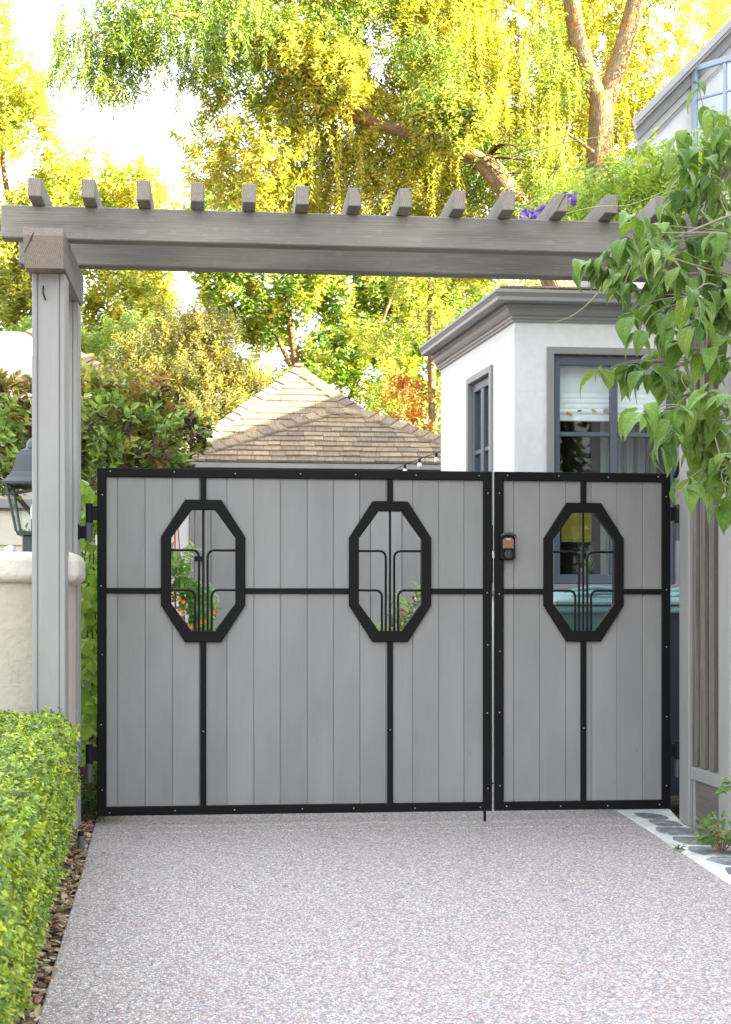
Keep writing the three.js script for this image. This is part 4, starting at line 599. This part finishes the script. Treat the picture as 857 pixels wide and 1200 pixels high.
  const shown = leaves.filter((l) => l[2] === 0).slice(0, 298), rest = leaves.filter((l) => !shown.includes(l)), pick = () => { const q = r(); return q < 0.3 ? 0 : q < 0.58 ? 1 : q < 0.78 ? 2 : q < 0.92 ? 3 : 4; };
  for (const l of shown) { const m = new THREE.Mesh(geos[Math.floor(r() * 8)], mats[pick()]); place(_m, l).decompose(m.position, m.quaternion, m.scale); m.name = 'leaf'; m.castShadow = m.receiveShadow = true; d.add(m); }
  const groups = [[], [], []]; for (const l of rest) { const g = geos[Math.floor(r() * 8)].clone().applyMatrix4(place(new THREE.Matrix4(), l)); groups[Math.floor(r() * 3)].push(g); }
  groups.forEach((g, i) => { const m = new THREE.Mesh(mergeGeometries(g), mats[i]); m.name = 'inner_leaves'; m.userData.kind = 'stuff'; m.castShadow = m.receiveShadow = true; d.add(m); });
}
{ // wisteria over the right end of the pergola
  const w = thing('wisteria_vine', 'light green wisteria vine with purple flowers climbing over the right end of the pergola', 'vine', [2.6, 3.5, 0]), r = rng(95);
  const g = spray(96, 15, 0.26, 0.055, 0.022, { full: true, hang: 0.4, spread: 1.0 });
  const list = [], pal = [[0.34, 0.48, 0.03], [0.42, 0.54, 0.04], [0.22, 0.37, 0.03], [0.48, 0.57, 0.05]];
  for (const [x, y, z, rx, ry, rz, n] of [[2.0, 3.56, -0.25, 0.22, 0.12, 0.3, 45], [2.3, 3.66, -0.2, 0.3, 0.2, 0.4, 110], [2.65, 3.72, -0.15, 0.35, 0.26, 0.45, 190], [3.05, 3.85, 0.0, 0.35, 0.3, 0.5, 190], [2.75, 3.9, -0.9, 0.5, 0.25, 0.5, 120], [2.6, 3.4, 0.15, 0.28, 0.14, 0.25, 70]])
    for (let i = 0; i < n; i++) { const u = unit(r), k = Math.cbrt(r()); list.push({ m: pose(V(x + u.x * rx * k, y + u.y * ry * k, z + u.z * rz * k), r, 0.85, 1.6), c: tint(pal, r, 0.2) }); }
  copies(w, 'foliage', g, M.leaf, list);
  const tend = [[[1.84, 3.48, 0.3], [1.98, 3.40, 0.83], [2.12, 3.40, 0.86], [2.25, 3.44, 0.9], [2.4, 3.52, 0.85]], [[2.1, 3.22, 0.68], [2.06, 3.12, 0.7], [2.03, 3.0, 0.66], [1.9, 2.87, 0.6], [1.78, 2.83, 0.55]], [[1.66, 3.95, -0.2], [1.85, 4.03, -0.2], [2.1, 4.07, -0.1], [2.35, 4.05, 0.1]], [[1.7, 3.78, -0.3], [1.78, 3.7, -0.2], [1.86, 3.72, -0.1], [1.9, 3.6, 0]]];
  part(w, 'tendril', merge(tend.map((t) => tube(t, 0.0045, 0.002, 6, 24))), std([0.42, 0.42, 0.2], 0.9)); part(w, 'stem', limbs([[[[3.1, 0, 0.35], [3.0, 1.5, 0.3], [2.95, 3.0, 0.2], [2.7, 3.55, 0], [2.2, 3.5, -0.1]], 0.035, 0.012]]), M.darkBark);
  const fl = [], vi = [[0.28, 0.16, 0.5], [0.4, 0.26, 0.62], [0.2, 0.09, 0.42], [0.5, 0.38, 0.68]];
  for (const [a, c, n] of [[[1.70, 3.50, 0.2], [1.95, 3.62, 0.05], 120], [[1.99, 3.66, 0.05], [2.06, 3.70, -0.05], 35], [[2.62, 3.86, 0.3], [2.68, 3.9, 0.3], 30]]) for (let i = 0; i < n; i++) { const t = r(); fl.push({ m: pose(V(lerp(a[0], c[0], t) + (r() - 0.5) * 0.06, lerp(a[1], c[1], t) + (r() - 0.5) * 0.07, lerp(a[2], c[2], t) + (r() - 0.5) * 0.06), r, 1, 2), c: tint(vi, r) }); }
  copies(w, 'flowers', new Blades().leaf(V(0, 0, 0), V(0, 1, 0), V(0, 0, 1), 0.028, 0.024, 0.6, 0.3, true).leaf(V(0, 0, 0), V(0.6, 0.7, 0).normalize(), V(0, 0, 1), 0.02, 0.018, 0.6, 0.2, true).build(), M.leaf, fl);
}
{ // grape vine between left post and gate
  const g = thing('grape_vine', 'grape vine with lobed green leaves growing between the left post and the gate', 'vine', [-0.82, 0, -0.4]), r = rng(97), b = baseOf.get(g);
  const lobed = (s) => { const P = [], c = [0, 0.012, 0], R = []; for (let i = 0; i <= 22; i++) { const a = -Math.PI / 2 + 0.35 + i / 22 * (Math.PI * 2 - 0.7), l = 0.036 + 0.017 * Math.abs(Math.cos(a * 2.5 - Math.PI / 4)) + (i % 2 ? 0.004 : -0.002); R.push([l * Math.cos(a), l * Math.sin(a) + 0.03, 0.012 * Math.cos(a * 3 + s) - 6 * l * l * 0.9]); } for (let i = 0; i < 22; i++) P.push(...c, ...R[i], ...R[i + 1]); return polyGeo(P); };
  const gs = [0, 1, 2, 3].map(lobed), ms = [[0.3, 0.47, 0.04], [0.22, 0.39, 0.03], [0.4, 0.53, 0.09], [0.14, 0.27, 0.03]].map((c) => leafMat({ color: rgb(...c) }));
  const stems = []; for (let i = 0; i < 7; i++) { const x = -0.9 + i * 0.03, z = -0.38 - r() * 0.3; stems.push([[[x, -0.05, z], [x + 0.03, 0.7, z - 0.03], [x - 0.02, 1.4, z], [x + 0.05 * r(), 2.1, z]], 0.008, 0.003, 5]); stems.push([[[x - 0.1, 0.7 + i * 0.12, z + 0.1], [x, 0.85 + i * 0.12, z + 0.12], [x + 0.12, 1.0 + i * 0.12, z + 0.1]], 0.004, 0.002, 5]); } part(g, 'stems', limbs(stems), std([0.1, 0.06, 0.035], 0.9));
  for (let i = 0; i < 260; i++) { const m = new THREE.Mesh(gs[i % 4], ms[r() < 0.4 ? 0 : r() < 0.55 ? 1 : r() < 0.7 ? 2 : 3]); const y = 0.13 + Math.pow(r(), 1.1) * 1.93; m.position.set(-0.99 + r() * 0.36, y, -0.22 - r() * 0.5).sub(b); m.rotation.set(-0.5 + (r() - 0.5) * 1.3, (r() - 0.5) * 1.6, Math.PI + (r() - 0.5) * 1.6); m.scale.setScalar(0.8 + r() * 0.8); m.name = 'leaf'; m.castShadow = m.receiveShadow = true; g.add(m); }
  const gl = [], bp = [[0.1, 0.2, 0.03], [0.06, 0.13, 0.02], [0.18, 0.3, 0.05], [0.2, 0.14, 0.06]]; for (let i = 0; i < 240; i++) gl.push({ m: pose(V(-1.15 + r() * 0.6, 0.02 + Math.pow(r(), 1.6) * 1.9, -0.75 - r() * 0.5), r, 1, 2), c: tint(bp, r) }); for (let i = 0; i < 90; i++) gl.push({ m: pose(V(-1.0 + r() * 0.27, 0.0 + r() * r() * 0.3, -0.2 - r() * 0.45), r, 0.7, 1.5), c: tint(bp, r) }); copies(g, 'undergrowth', spray(98, 12, 0.16, 0.06, 0.025, { full: true }), M.leaf, gl);
}
{ // small plants by the right post and on the ground
  const p = thing('cotoneaster', 'small leafy ground plant at the foot of the right front post', 'plant', [2.45, 0, 1.25]), r = rng(99), bl = new Blades(), st = [];
  for (let i = 0; i < 26; i++) { const a = r() * 6.283, o = V(2.50, 0.01, 1.25), e = V(2.50 + Math.cos(a) * (0.05 + r() * 0.17), 0.03 + r() * 0.17, 1.25 + Math.sin(a) * (0.05 + r() * 0.18)); st.push([[o, o.clone().lerp(e, 0.5).add(V(0, 0.05, 0)), e], 0.003, 0.0015, 5]); for (let k = 0; k < 9; k++) { const q = o.clone().lerp(e, 0.3 + 0.75 * r()).add(V(0, 0.035 * r(), 0)); bl.leaf(q, V(r() - 0.5, r() * 0.7, r() - 0.5).normalize(), V(r() - 0.5, 1, r()).normalize(), 0.035 + r() * 0.02, 0.02, 0.3, 0.15, true); } }
  part(p, 'foliage', bl.build(), leafMat({ color: rgb(0.13, 0.26, 0.03) })); part(p, 'stems', limbs(st), std([0.25, 0.12, 0.06], 0.9));
  const q = thing('seedling', 'tiny green weed sprouting at the drive edge beside the stone strip', 'weed', [2.335, 0, 1.1]), b2 = new Blades(), r2 = rng(7); for (let i = 0; i < 12; i++) b2.leaf(V(2.335 + (r2() - 0.5) * 0.05, 0.005, 1.1 + (r2() - 0.5) * 0.05), V(r2() - 0.5, 0.4 * r2() + 0.1, r2() - 0.5).normalize(), V(0, 1, 0.2), 0.045, 0.018, 0.3, 0.2, true); part(q, 'foliage', b2.build(), leafMat({ color: rgb(0.12, 0.24, 0.03) }));
  const fr = thing('wall_shrub', 'sprig of green leaves poking out beside the right front post', 'plant', [2.6, 0.3, 0.98]), b3 = new Blades(); for (let i = 0; i < 14; i++) b3.leaf(V(2.62 + (r2() - 0.5) * 0.06, 0.31 + (r2() - 0.5) * 0.12, 0.97 + r2() * 0.08), V(-0.4 - r2() * 0.5, r2() - 0.5, r2() - 0.2).normalize(), V(r2() - 0.5, 1, 0.5), 0.06, 0.028, 0.3, 0.15, true); part(fr, 'foliage', b3.build(), leafMat({ color: rgb(0.16, 0.32, 0.04) })); part(fr, 'stem', tube([[2.75, 0.0, 1.0], [2.74, 0.2, 1.0], [2.64, 0.31, 0.99]], 0.004, 0.002, 6), M.darkBark);
  const sp = thing('sprinkler', 'grey irrigation riser standing in the mulch by the drive edge', 'sprinkler', [-0.74, 0, 0.8]); part(sp, 'riser', new THREE.CylinderGeometry(0.017, 0.02, 0.11, 16).translate(-0.745, 0.03, 0.85), std([0.1, 0.1, 0.105], 0.6)); part(sp, 'nozzle', new THREE.CylinderGeometry(0.012, 0.017, 0.025, 16).translate(-0.745, 0.097, 0.85), M.blackPlain);
}
{ // garden behind the gate, seen through the octagons
  const r = rng(101), n = thing('nasturtium', 'bushy green plant with orange flowers seen through the left octagon', 'flower', [-0.35, 0, -2.6]);
  const li = [], pal = [[0.17, 0.33, 0.05], [0.25, 0.42, 0.07], [0.1, 0.22, 0.03], [0.32, 0.46, 0.12]];
  for (let i = 0; i < 620; i++) { const x = -1.1 + r() * 1.2, top = 1.66 - 0.55 * sst(-0.45, 0.05, x) + 0.25 * nz(V(x, 2, 5), 5), y = 0.1 + r() * (top - 0.1); li.push({ m: pose(V(x, y, -2.65 + (r() - 0.5) * 0.5), r, 1, 2), c: tint(pal, r) }); } copies(n, 'foliage', spray(102, 10, 0.16, 0.065, 0.042, { full: true }), M.leaf, li);
  const pet = new Blades(); for (let k = 0; k < 6; k++) pet.leaf(V(0, 0, 0), V(Math.cos(k * 1.047), 0.35, Math.sin(k * 1.047)).normalize(), V(0, 1, 0), 0.034, 0.034, 0.2, -0.2, true); const pg = pet.build(); pg.rotateX(1.0);
  const om = leafMat({ color: rgb(0.85, 0.26, 0.01) }); for (const [x, y] of [[-0.344, 1.337], [-0.313, 1.318], [-0.338, 1.256], [-0.313, 1.237], [-0.097, 1.244], [-0.159, 1.175], [-0.19, 1.169], [-0.258, 1.138]]) part(n, 'flower', pg.clone().scale(0.62, 0.62, 0.62).translate(x, y, -2.15), om);
  const t = thing('plant_cage', 'thin red wire plant cage standing in the leaves seen through the left octagon', 'plant support', [-0.35, 0, -2.6]), red = std([0.5, 0.05, 0.05], 0.5), ap = V(-0.385, 1.98, -2.6);
  for (let k = 0; k < 3; k++) part(t, 'wire', tube([[-0.33 + 0.1 * Math.cos(k * 2.1), 0, -2.6 + 0.1 * Math.sin(k * 2.1)], ap.clone().add(V(0.012 * Math.cos(k * 2.1), 0, 0.012 * Math.sin(k * 2.1)))], 0.005, 0.005, 6, 2), red); for (const y of [0.6, 1.2, 1.7, 1.96]) { const k = (1.98 - y) / 1.98; part(t, 'ring', new THREE.TorusGeometry(0.1 * k + 0.012, 0.004, 6, 24).rotateX(Math.PI / 2).translate(lerp(-0.385, -0.33, k), y, -2.6), red); }
  const f = thing('flower_bed', 'pink and mauve flowers in a green bed seen through the middle octagon', 'flower', [1.25, 0, -2.4]); const gl = [], fl = [];
  for (let i = 0; i < 420; i++) { const x = 1.0 + r() * 0.75, y = 0.1 + r() * (0.7 + 0.5 * sst(1.0, 1.5, x)); gl.push({ m: pose(V(x, y, -2.5 + (r() - 0.5) * 0.5), r, 1, 1), c: tint(pal, r) }); } copies(f, 'foliage', spray(103, 12, 0.2, 0.09, 0.014, { full: true, hang: 0 }), M.leaf, gl);
  const pk = [[0.55, 0.06, 0.22], [0.7, 0.45, 0.55], [0.4, 0.03, 0.14], [0.3, 0.2, 0.5], [0.75, 0.6, 0.68]]; for (let i = 0; i < 420; i++) { const x = 1.0 + r() * 0.75; fl.push({ m: pose(V(x, 0.85 + r() * (0.15 + 0.42 * sst(1.0, 1.5, x)), -2.45 + r() * 0.3), r, 0.5, 1.5), c: tint(pk, r) }); } copies(f, 'flowers', pg, M.leaf, fl);
  const s = thing('string_light', 'string of small clear bulbs hanging above the gate beside the white bay', 'string light', [1.6, 2.7, -5]); const P = [[0.2, 2.55, -6.4], [1.1, 2.5, -5.2], [1.55, 2.6, -5.0], [1.8, 2.70, -4.95], [2.0, 2.765, -4.9], [2.2, 2.85, -4.85]]; part(s, 'wire', tube(P, 0.0035, 0.0035, 6, 40), M.blackPlain);
  const cv = new THREE.CatmullRomCurve3(P.map((q) => V(...q)), false, 'centripetal'); for (const u of [0.66, 0.725, 0.785, 0.84, 0.90]) { const q = cv.getPointAt(u); part(s, 'socket', new THREE.CylinderGeometry(0.012, 0.014, 0.035, 10).translate(q.x, q.y - 0.02, q.z), M.blackPlain); part(s, 'bulb', new THREE.LatheGeometry([[0, -0.09], [0.016, -0.085], [0.024, -0.066], [0.018, -0.045], [0.011, -0.036]].map((k) => new THREE.Vector2(...k)), 14).translate(q.x, q.y, q.z), std([0.85, 0.83, 0.75], 0.15)); }
}
{ // purple-leaved plum behind the left post
  const t = thing('plum_tree', 'small tree with dark green and bronze leaves behind the left gate post', 'tree', [-1.2, 0, -1.75]), r = rng(111);
  part(t, 'trunk', limbs([[[[-1.2, -0.05, -1.75], [-1.18, 1.2, -1.75], [-1.1, 2.0, -1.7]], 0.05, 0.03], [[[-1.15, 1.6, -1.75], [-0.8, 2.15, -1.6], [-0.35, 2.4, -1.5]], 0.022, 0.008], [[[-1.15, 1.7, -1.75], [-1.6, 2.2, -1.7], [-2.1, 2.5, -1.7]], 0.022, 0.008], [[[-1.1, 2.0, -1.7], [-0.95, 2.5, -1.7], [-0.8, 2.8, -1.7]], 0.02, 0.006], [[[-1.4, 2.05, -1.5], [-1.0, 2.1, -1.35], [-0.6, 2.06, -1.3]], 0.012, 0.006]]), M.darkBark);
  const green = [[0.27, 0.42, 0.06], [0.34, 0.49, 0.08], [0.42, 0.54, 0.15], [0.18, 0.28, 0.05]], warm = [[0.36, 0.29, 0.03], [0.42, 0.34, 0.035], [0.3, 0.3, 0.03], [0.34, 0.17, 0.03]], plum = [[0.12, 0.06, 0.05], [0.08, 0.03, 0.035], [0.14, 0.08, 0.06]];
  const l = [];
  for (const [x, y, z, rx, ry, rz, n] of [[-0.9, 2.48, -1.7, 0.62, 0.42, 0.5, 900], [-0.5, 2.36, -1.6, 0.36, 0.3, 0.35, 240], [-1.55, 2.42, -1.7, 0.6, 0.42, 0.5, 780], [-2.1, 2.5, -1.8, 0.6, 0.45, 0.5, 300], [-0.28, 2.42, -1.55, 0.17, 0.12, 0.2, 60]])
    for (let i = 0; i < n; i++) { const u = unit(r), k = Math.cbrt(lerp(0.12, 1, r())), p = V(x + u.x * rx * k, y + u.y * ry * k, z + u.z * rz * k); if (nz(p, 4) < -0.25) continue; const h = sst(2.45, 2.8, p.y) * 0.75 + 0.12; l.push({ m: pose(p, r, 0.85, 1.2), c: tint(r() < h ? warm : r() < 0.08 + 0.22 * sst(-0.6, -0.2, p.x) ? plum : green, r, 0.25) }); }
  copies(t, 'crown', spray(112, 6, 0.12, 0.078, 0.044, { full: true, hang: 0.1, spread: 0.9, fold: 0.3 }), leafMat({ transmission: 0.25, clearcoat: 0.3, clearcoatRoughness: 0.4 }), l);
}
// ------------------------------------------------------------------ trees beyond
const leafA = spray(121, 16, 0.34, 0.10, 0.042, { hang: 0.5 }), leafB = spray(122, 16, 0.36, 0.085, 0.03, { hang: 0.7 }), leafC = spray(123, 14, 0.36, 0.13, 0.075, { hang: 0.4 }), leafD = spray(124, 24, 0.36, 0.075, 0.02, { hang: 0.1 }), strandG = strand(125, 56, 1.2, 0.085, 0.022), strandL = strand(126, 44, 0.9, 0.1, 0.026);
{
  const t = thing('weeping_tree', 'tall sunlit yellow green weeping tree with forked pale trunk filling the sky above the pergola', 'tree', [5.9, 0, -14]), r = rng(131);
  part(t, 'trunk', limbs([[[[5.86, -0.1, -14], [5.92, 3, -14], [5.9, 6.5, -14], [5.92, 8.3, -14], [6.0, 9.6, -14]], 0.235, 0.195, 18], [[[6.0, 9.35, -14], [5.62, 10.3, -13.95], [5.46, 11.2, -13.9], [5.5, 12.6, -13.8], [5.2, 14, -13.8]], 0.16, 0.09, 14], [[[6.0, 9.35, -14], [6.35, 10.4, -14], [6.62, 11.4, -14], [7.1, 12.6, -13.9], [7.8, 14.2, -13.9]], 0.165, 0.09, 14]]), M.bark);
  part(t, 'leaning_limb', limbs([[[[5.7, 4.5, -13.6], [4.9, 6.6, -13.1], [4.3, 7.6, -12.9], [3.85, 8.12, -12.85]], 0.22, 0.17, 12], [[[3.95, 8.05, -12.85], [3.4, 8.3, -12.9], [2.8, 8.5, -12.9], [2.2, 8.66, -12.95], [1.5, 8.9, -13]], 0.12, 0.08, 10], [[[4.6, 7.1, -13], [5.0, 8.0, -13.1], [5.3, 8.9, -13.3]], 0.06, 0.02, 8], [[[5.9, 8.6, -13.9], [5.0, 8.9, -13.5], [4.1, 8.55, -13.2]], 0.035, 0.015, 6], [[[5.9, 8.0, -13.9], [5.1, 8.05, -13.6], [4.3, 7.7, -13.3]], 0.03, 0.012, 6], [[[2.2, 8.66, -12.95], [1.0, 9.4, -12.6], [0, 9.8, -12.3], [-1.2, 9.7, -12], [-2.0, 9.3, -11.9]], 0.07, 0.015, 7], [[[1.5, 8.9, -13], [1.0, 10.3, -13], [0.6, 11.6, -13]], 0.06, 0.03, 7], [[[1.2, 10, -13], [0.4, 10.3, -12.6], [-0.6, 10.6, -12.4]], 0.04, 0.012, 6]]), M.bark);
  const rag = [...Array(26)].map((_, i) => { const a = i * 0.9; return [[[3.9, 8.12, -12.8], [3.9 + 0.18 * Math.cos(a) * r() + 0.12, 8.2 + 0.2 * Math.sin(a) - 0.1, -12.7 + 0.15 * Math.sin(a * 2)], [4.25 + 0.2 * Math.cos(a), 8.05 + 0.25 * Math.sin(a), -12.62]], 0.013, 0.005, 5]; }); part(t, 'torn_bark', limbs(rag), std([0.16, 0.08, 0.04], 0.95, { map: barkMap }));
  const clear = (e) => { const a = e.m.elements, k = 22.233 / (8.233 - a[14]), x = a[12] * k, y = 1.2 + (a[13] - 1.2) * k; if (a[14] < -14.25) return true; const line = y < 9.5 ? [6.0] : [5.98 - Math.min(0.55, (y - 9.5) * 0.36), 6.0 + (y - 9.5) * 0.36]; return !(y > 7.6 && y < 11.6 && line.some((q) => Math.abs(x - q) < 0.3 + 0.1 * Math.sin(y * 5))) && !(Math.abs(y - (10.05 - 0.55 * (x - 1.6))) < 0.16 && x > 2.2 && x < 2.95); };
  const pal = [[0.48, 0.45, 0.02], [0.54, 0.48, 0.025], [0.38, 0.40, 0.02], [0.58, 0.50, 0.03], [0.28, 0.34, 0.02]], grn = [[0.22, 0.35, 0.03], [0.3, 0.4, 0.03], [0.16, 0.27, 0.025], [0.36, 0.42, 0.035]];
  copies(t, 'crown', leafA, M.leaf, crown([[2.2, 9.8, -13.4, 2.2, 1.9, 1.0, 1700], [4.6, 10.6, -14.6, 2.2, 1.8, 0.9, 1250], [4.2, 8.0, -14.8, 1.6, 1.5, 0.7, 1050], [7.6, 11.6, -16.2, 2.4, 2.2, 0.8, 1150], [6.5, 9.2, -16.6, 1.8, 1.9, 0.6, 800], [2.0, 7.7, -13.6, 1.5, 1.1, 0.7, 760], [5.0, 12.6, -14.8, 2.6, 1.2, 1.0, 600], [3.6, 9.3, -14.2, 1.3, 1.2, 0.6, 560], [0.35, 8.0, -12.9, 1.05, 1.0, 0.6, 460], [7.4, 9.3, -17, 1.6, 1.2, 0.5, 420], [1.55, 8.95, -12.3, 0.55, 0.42, 0.25, 240], [3.25, 8.3, -12.3, 0.5, 0.4, 0.25, 230], [0.9, 9.3, -12.2, 0.45, 0.35, 0.2, 130]], pal, r, { gap: -0.3, freq: 1.1, tilt: 1.4 }).filter(clear));
  copies(t, 'green_crown', leafB, M.leaf, crown([[0.9, 10.3, -12.7, 1.7, 1.3, 0.8, 1050], [0.2, 9.4, -12.6, 1.1, 0.9, 0.7, 420], [1.4, 11.6, -13, 2.6, 1.0, 0.9, 600], [-0.9, 9.7, -12.2, 0.9, 0.6, 0.6, 330], [-1.5, 9.0, -12.2, 0.6, 0.5, 0.5, 130], [3.2, 11.3, -13.2, 1.8, 0.9, 0.9, 500], [4.4, 7.9, -13.4, 1.0, 0.7, 0.5, 330], [3.2, 8.35, -12.3, 0.6, 0.45, 0.3, 230], [4.5, 7.4, -12.4, 0.5, 0.4, 0.3, 110], [3.0, 9.3, -12.5, 0.8, 0.5, 0.3, 170], [5.1, 9.6, -13, 0.6, 0.8, 0.3, 170]], grn, r, { gap: -0.1, freq: 1.3, tilt: 1.4, seed: 4 }).filter(clear));
  const hs = [], spal = [[0.52, 0.50, 0.03], [0.58, 0.54, 0.035], [0.46, 0.48, 0.03], [0.6, 0.53, 0.04]]; for (let i = 0; i < 1500; i++) { const p = V(0.9 + r() * 7.6, 8.3 + r() * 4.2, -12.5 - r() * 2.6); if (nz(p, 0.8, 9) < -0.12 || (p.z > -13.3 && p.x > 2.05 && p.x < 2.85 && p.y > 8.4 && p.y < 9.9) || (p.z > -13.3 && p.x > 3.6 && p.x < 4.5 && p.y > 7.6 && p.y < 9.2) || (Math.abs(p.x - 6.1) < 0.9 && p.z > -14.3 && p.y > 8)) continue; hs.push({ m: pose(p, r, 0.9, 0.12), c: tint(spal, r) }); } copies(t, 'hanging_strands', strandG, M.leaf, hs);
  const ls = []; for (let i = 0; i < 620; i++) { const k = r(), p = V(lerp(0.7, -2.45, k), 9.6 + 0.8 * r() - 0.5 * k, -12.4 + (r() - 0.5) * 1.2); if (nz(p, 1.6, 5) < -0.05) continue; ls.push({ m: pose(p, r, 0.75, 0.5), c: tint(grn, r) }); } copies(t, 'hanging_sprays', strandL, M.leaf, ls);
}
function tree(name, label, p, trunk, geo, blobs, pal, seed, o = {}, mat = M.bark) { const t = thing(name, label, 'tree', p), r = rng(seed); part(t, 'trunk', limbs(trunk), mat); copies(t, 'crown', geo, M.leaf, crown(blobs, pal, r, o)); return t; }
tree('maple_tree', 'mid green broadleaf tree directly behind the cottage roof', [1.97, 0, -24], [[[[1.97, -0.1, -24], [1.97, 3.4, -24], [1.47, 7.71, -24.0], [1.11, 10.17, -24.0]], 0.13, 0.07, 10], [[[1.97, 4.64, -24.0], [3.19, 7.1, -24.0], [3.93, 9.06, -23.75]], 0.06, 0.03, 8], [[[1.6, 6.61, -24.0], [0.74, 8.33, -23.51], [0.12, 9.56, -23.26]], 0.06, 0.025, 8]], leafC.clone().scale(1.2, 1.2, 1.2),
  [[1.11, 8.7, -24.0, 1.84, 1.6, 0.98, 1125], [2.95, 8.57, -24.49, 2.33, 2.21, 0.98, 1250], [4.79, 8.08, -24.98, 1.97, 2.46, 0.98, 1000], [0.25, 10.05, -24.49, 1.47, 0.98, 0.86, 400], [2.46, 6.36, -24.0, 2.21, 1.47, 0.74, 700], [1.2, 6.0, -23, 1.1, 0.9, 0.5, 420]], [[0.26, 0.42, 0.04], [0.34, 0.46, 0.04], [0.46, 0.48, 0.03], [0.2, 0.34, 0.03], [0.5, 0.48, 0.03]], 141, { gap: -0.12, freq: 0.9, seed: 2 });
tree('cypress_tree', 'dense golden olive conifer left of the cottage roof', [-0.9, 0, -15], [[[[-0.9, -0.1, -15], [-0.85, 3.3, -14.9], [-0.7, 5.0, -14.7]], 0.18, 0.04, 10]], leafD,
  [[-0.66, 4.69, -14.59, 0.94, 0.94, 0.75, 900], [-0.14, 5.44, -14.59, 0.57, 0.52, 0.57, 420], [-0.71, 5.63, -14.69, 0.47, 0.47, 0.47, 260], [-1.22, 5.06, -14.69, 0.57, 0.66, 0.57, 380], [-0.19, 4.21, -14.41, 0.94, 0.66, 0.66, 560], [0.33, 4.87, -14.5, 0.42, 0.47, 0.47, 240], [-0.94, 4.03, -14.31, 0.85, 0.57, 0.47, 340]], [[0.42, 0.36, 0.05], [0.5, 0.42, 0.06], [0.24, 0.27, 0.07], [0.14, 0.17, 0.06], [0.55, 0.45, 0.07], [0.3, 0.31, 0.07]], 142, { gap: -0.02, freq: 1.9, seed: 5 }, M.darkBark);
tree('poplar_tree', 'pale yellow green tree in full sun at far left behind the garage', [-3.2, 0, -22], [[[[-3.2, -0.1, -22], [-3.2, 4, -22], [-3.3, 7.5, -22], [-3.2, 9.6, -22]], 0.2, 0.04, 12], [[[-3.2, 6, -22], [-2.2, 8, -22], [-1.8, 9.3, -22]], 0.1, 0.03, 8], [[[-3.2, 7, -22], [-4.4, 9.4, -22], [-4.8, 12, -22]], 0.12, 0.03, 8]], leafC,
  [[-4.6, 10.2, -22, 1.3, 2.8, 1.2, 1400], [-3.2, 9.2, -22.3, 1.4, 2.0, 1.2, 1100], [-2.0, 9.6, -22.3, 1.0, 1.5, 1.0, 650], [-3.4, 7.2, -22, 1.9, 1.5, 1.0, 1200], [-1.9, 7.2, -21.6, 1.1, 1.6, 1.0, 900], [-5.2, 13.2, -22, 0.7, 1.0, 0.8, 260]], [[0.42, 0.45, 0.03], [0.5, 0.48, 0.03], [0.34, 0.42, 0.03], [0.52, 0.47, 0.03]], 143, { gap: -0.03, freq: 0.8, seed: 8 });
tree('elm_tree', 'soft green tree low behind the bronze leaved plum', [-1.9, 0, -19], [[[[-1.9, -0.1, -19], [-1.9, 4, -19], [-1.7, 6, -19]], 0.18, 0.06, 10]], leafA,
  [[-1.6, 5.6, -19, 1.3, 1.2, 0.8, 1300], [-3.4, 5.4, -19, 1.4, 1.3, 0.8, 1000], [-0.9, 4.6, -18.8, 1.0, 0.8, 0.7, 600]], [[0.32, 0.44, 0.06], [0.4, 0.48, 0.06], [0.24, 0.37, 0.05]], 144, { gap: -0.2, freq: 1.2, seed: 11 });
tree('liquidambar_tree', 'orange leaved young tree at the left edge of the white bay', [2.95, 0, -15.2], [[[[2.95, -0.1, -15.2], [2.98, 2, -15.2], [3.0, 4.6, -15.2]], 0.06, 0.02, 8]], leafC,
  [[2.95, 4.6, -15.2, 0.34, 0.55, 0.3, 70], [3.1, 4.0, -15.2, 0.4, 0.5, 0.3, 60], [2.75, 4.1, -15.2, 0.25, 0.35, 0.25, 30]], [[0.6, 0.22, 0.02], [0.65, 0.36, 0.03], [0.48, 0.15, 0.02], [0.52, 0.42, 0.04]], 145, { gap: -0.4, size: 0.8 });
tree('birch_tree', 'loose light green tree between the cottage roof and the white bay', [4.4, 0, -21], [[[[4.4, -0.1, -21], [4.3, 4, -21], [4.2, 9, -21]], 0.16, 0.05, 10], [[[4.3, 4.4, -21], [3.6, 6, -21], [3.3, 7.2, -21]], 0.06, 0.02, 7]], leafA,
  [[4.2, 6.6, -21, 1.6, 2.2, 1.0, 1300], [3.7, 4.6, -20.8, 1.2, 1.2, 0.8, 480], [5.2, 8.6, -21, 2.4, 1.6, 1.0, 900]], [[0.42, 0.46, 0.04], [0.35, 0.44, 0.05], [0.48, 0.47, 0.04]], 146, { gap: 0.05, freq: 1.1, seed: 14 });
// ------------------------------------------------------------------ across the street, behind the camera: what the bay panes mirror
for (const [x, z, w, h, seed, lab] of [[-9, 27, 5, 11, 151, 'tall dark green tree across the street, leftmost of three'], [0, 28, 5.5, 12, 152, 'tall dark green tree across the street between two others'], [9.5, 27, 5.5, 11.5, 153, 'tall dark green tree across the street, rightmost of three']])
  tree('street_tree', lab, [x, 0, z], [[[[x, -0.1, z], [x, h * 0.35, z], [x + 0.2, h * 0.7, z]], 0.3, 0.1, 10]], leafC.clone().scale(2.4, 2.4, 2.4), [[x, h * 0.58, z, w, h * 0.44, w * 0.5, 1000]], [[0.08, 0.13, 0.03], [0.11, 0.17, 0.03], [0.06, 0.1, 0.02]], seed, { gap: -0.6 });
renderer.render(scene, camera);
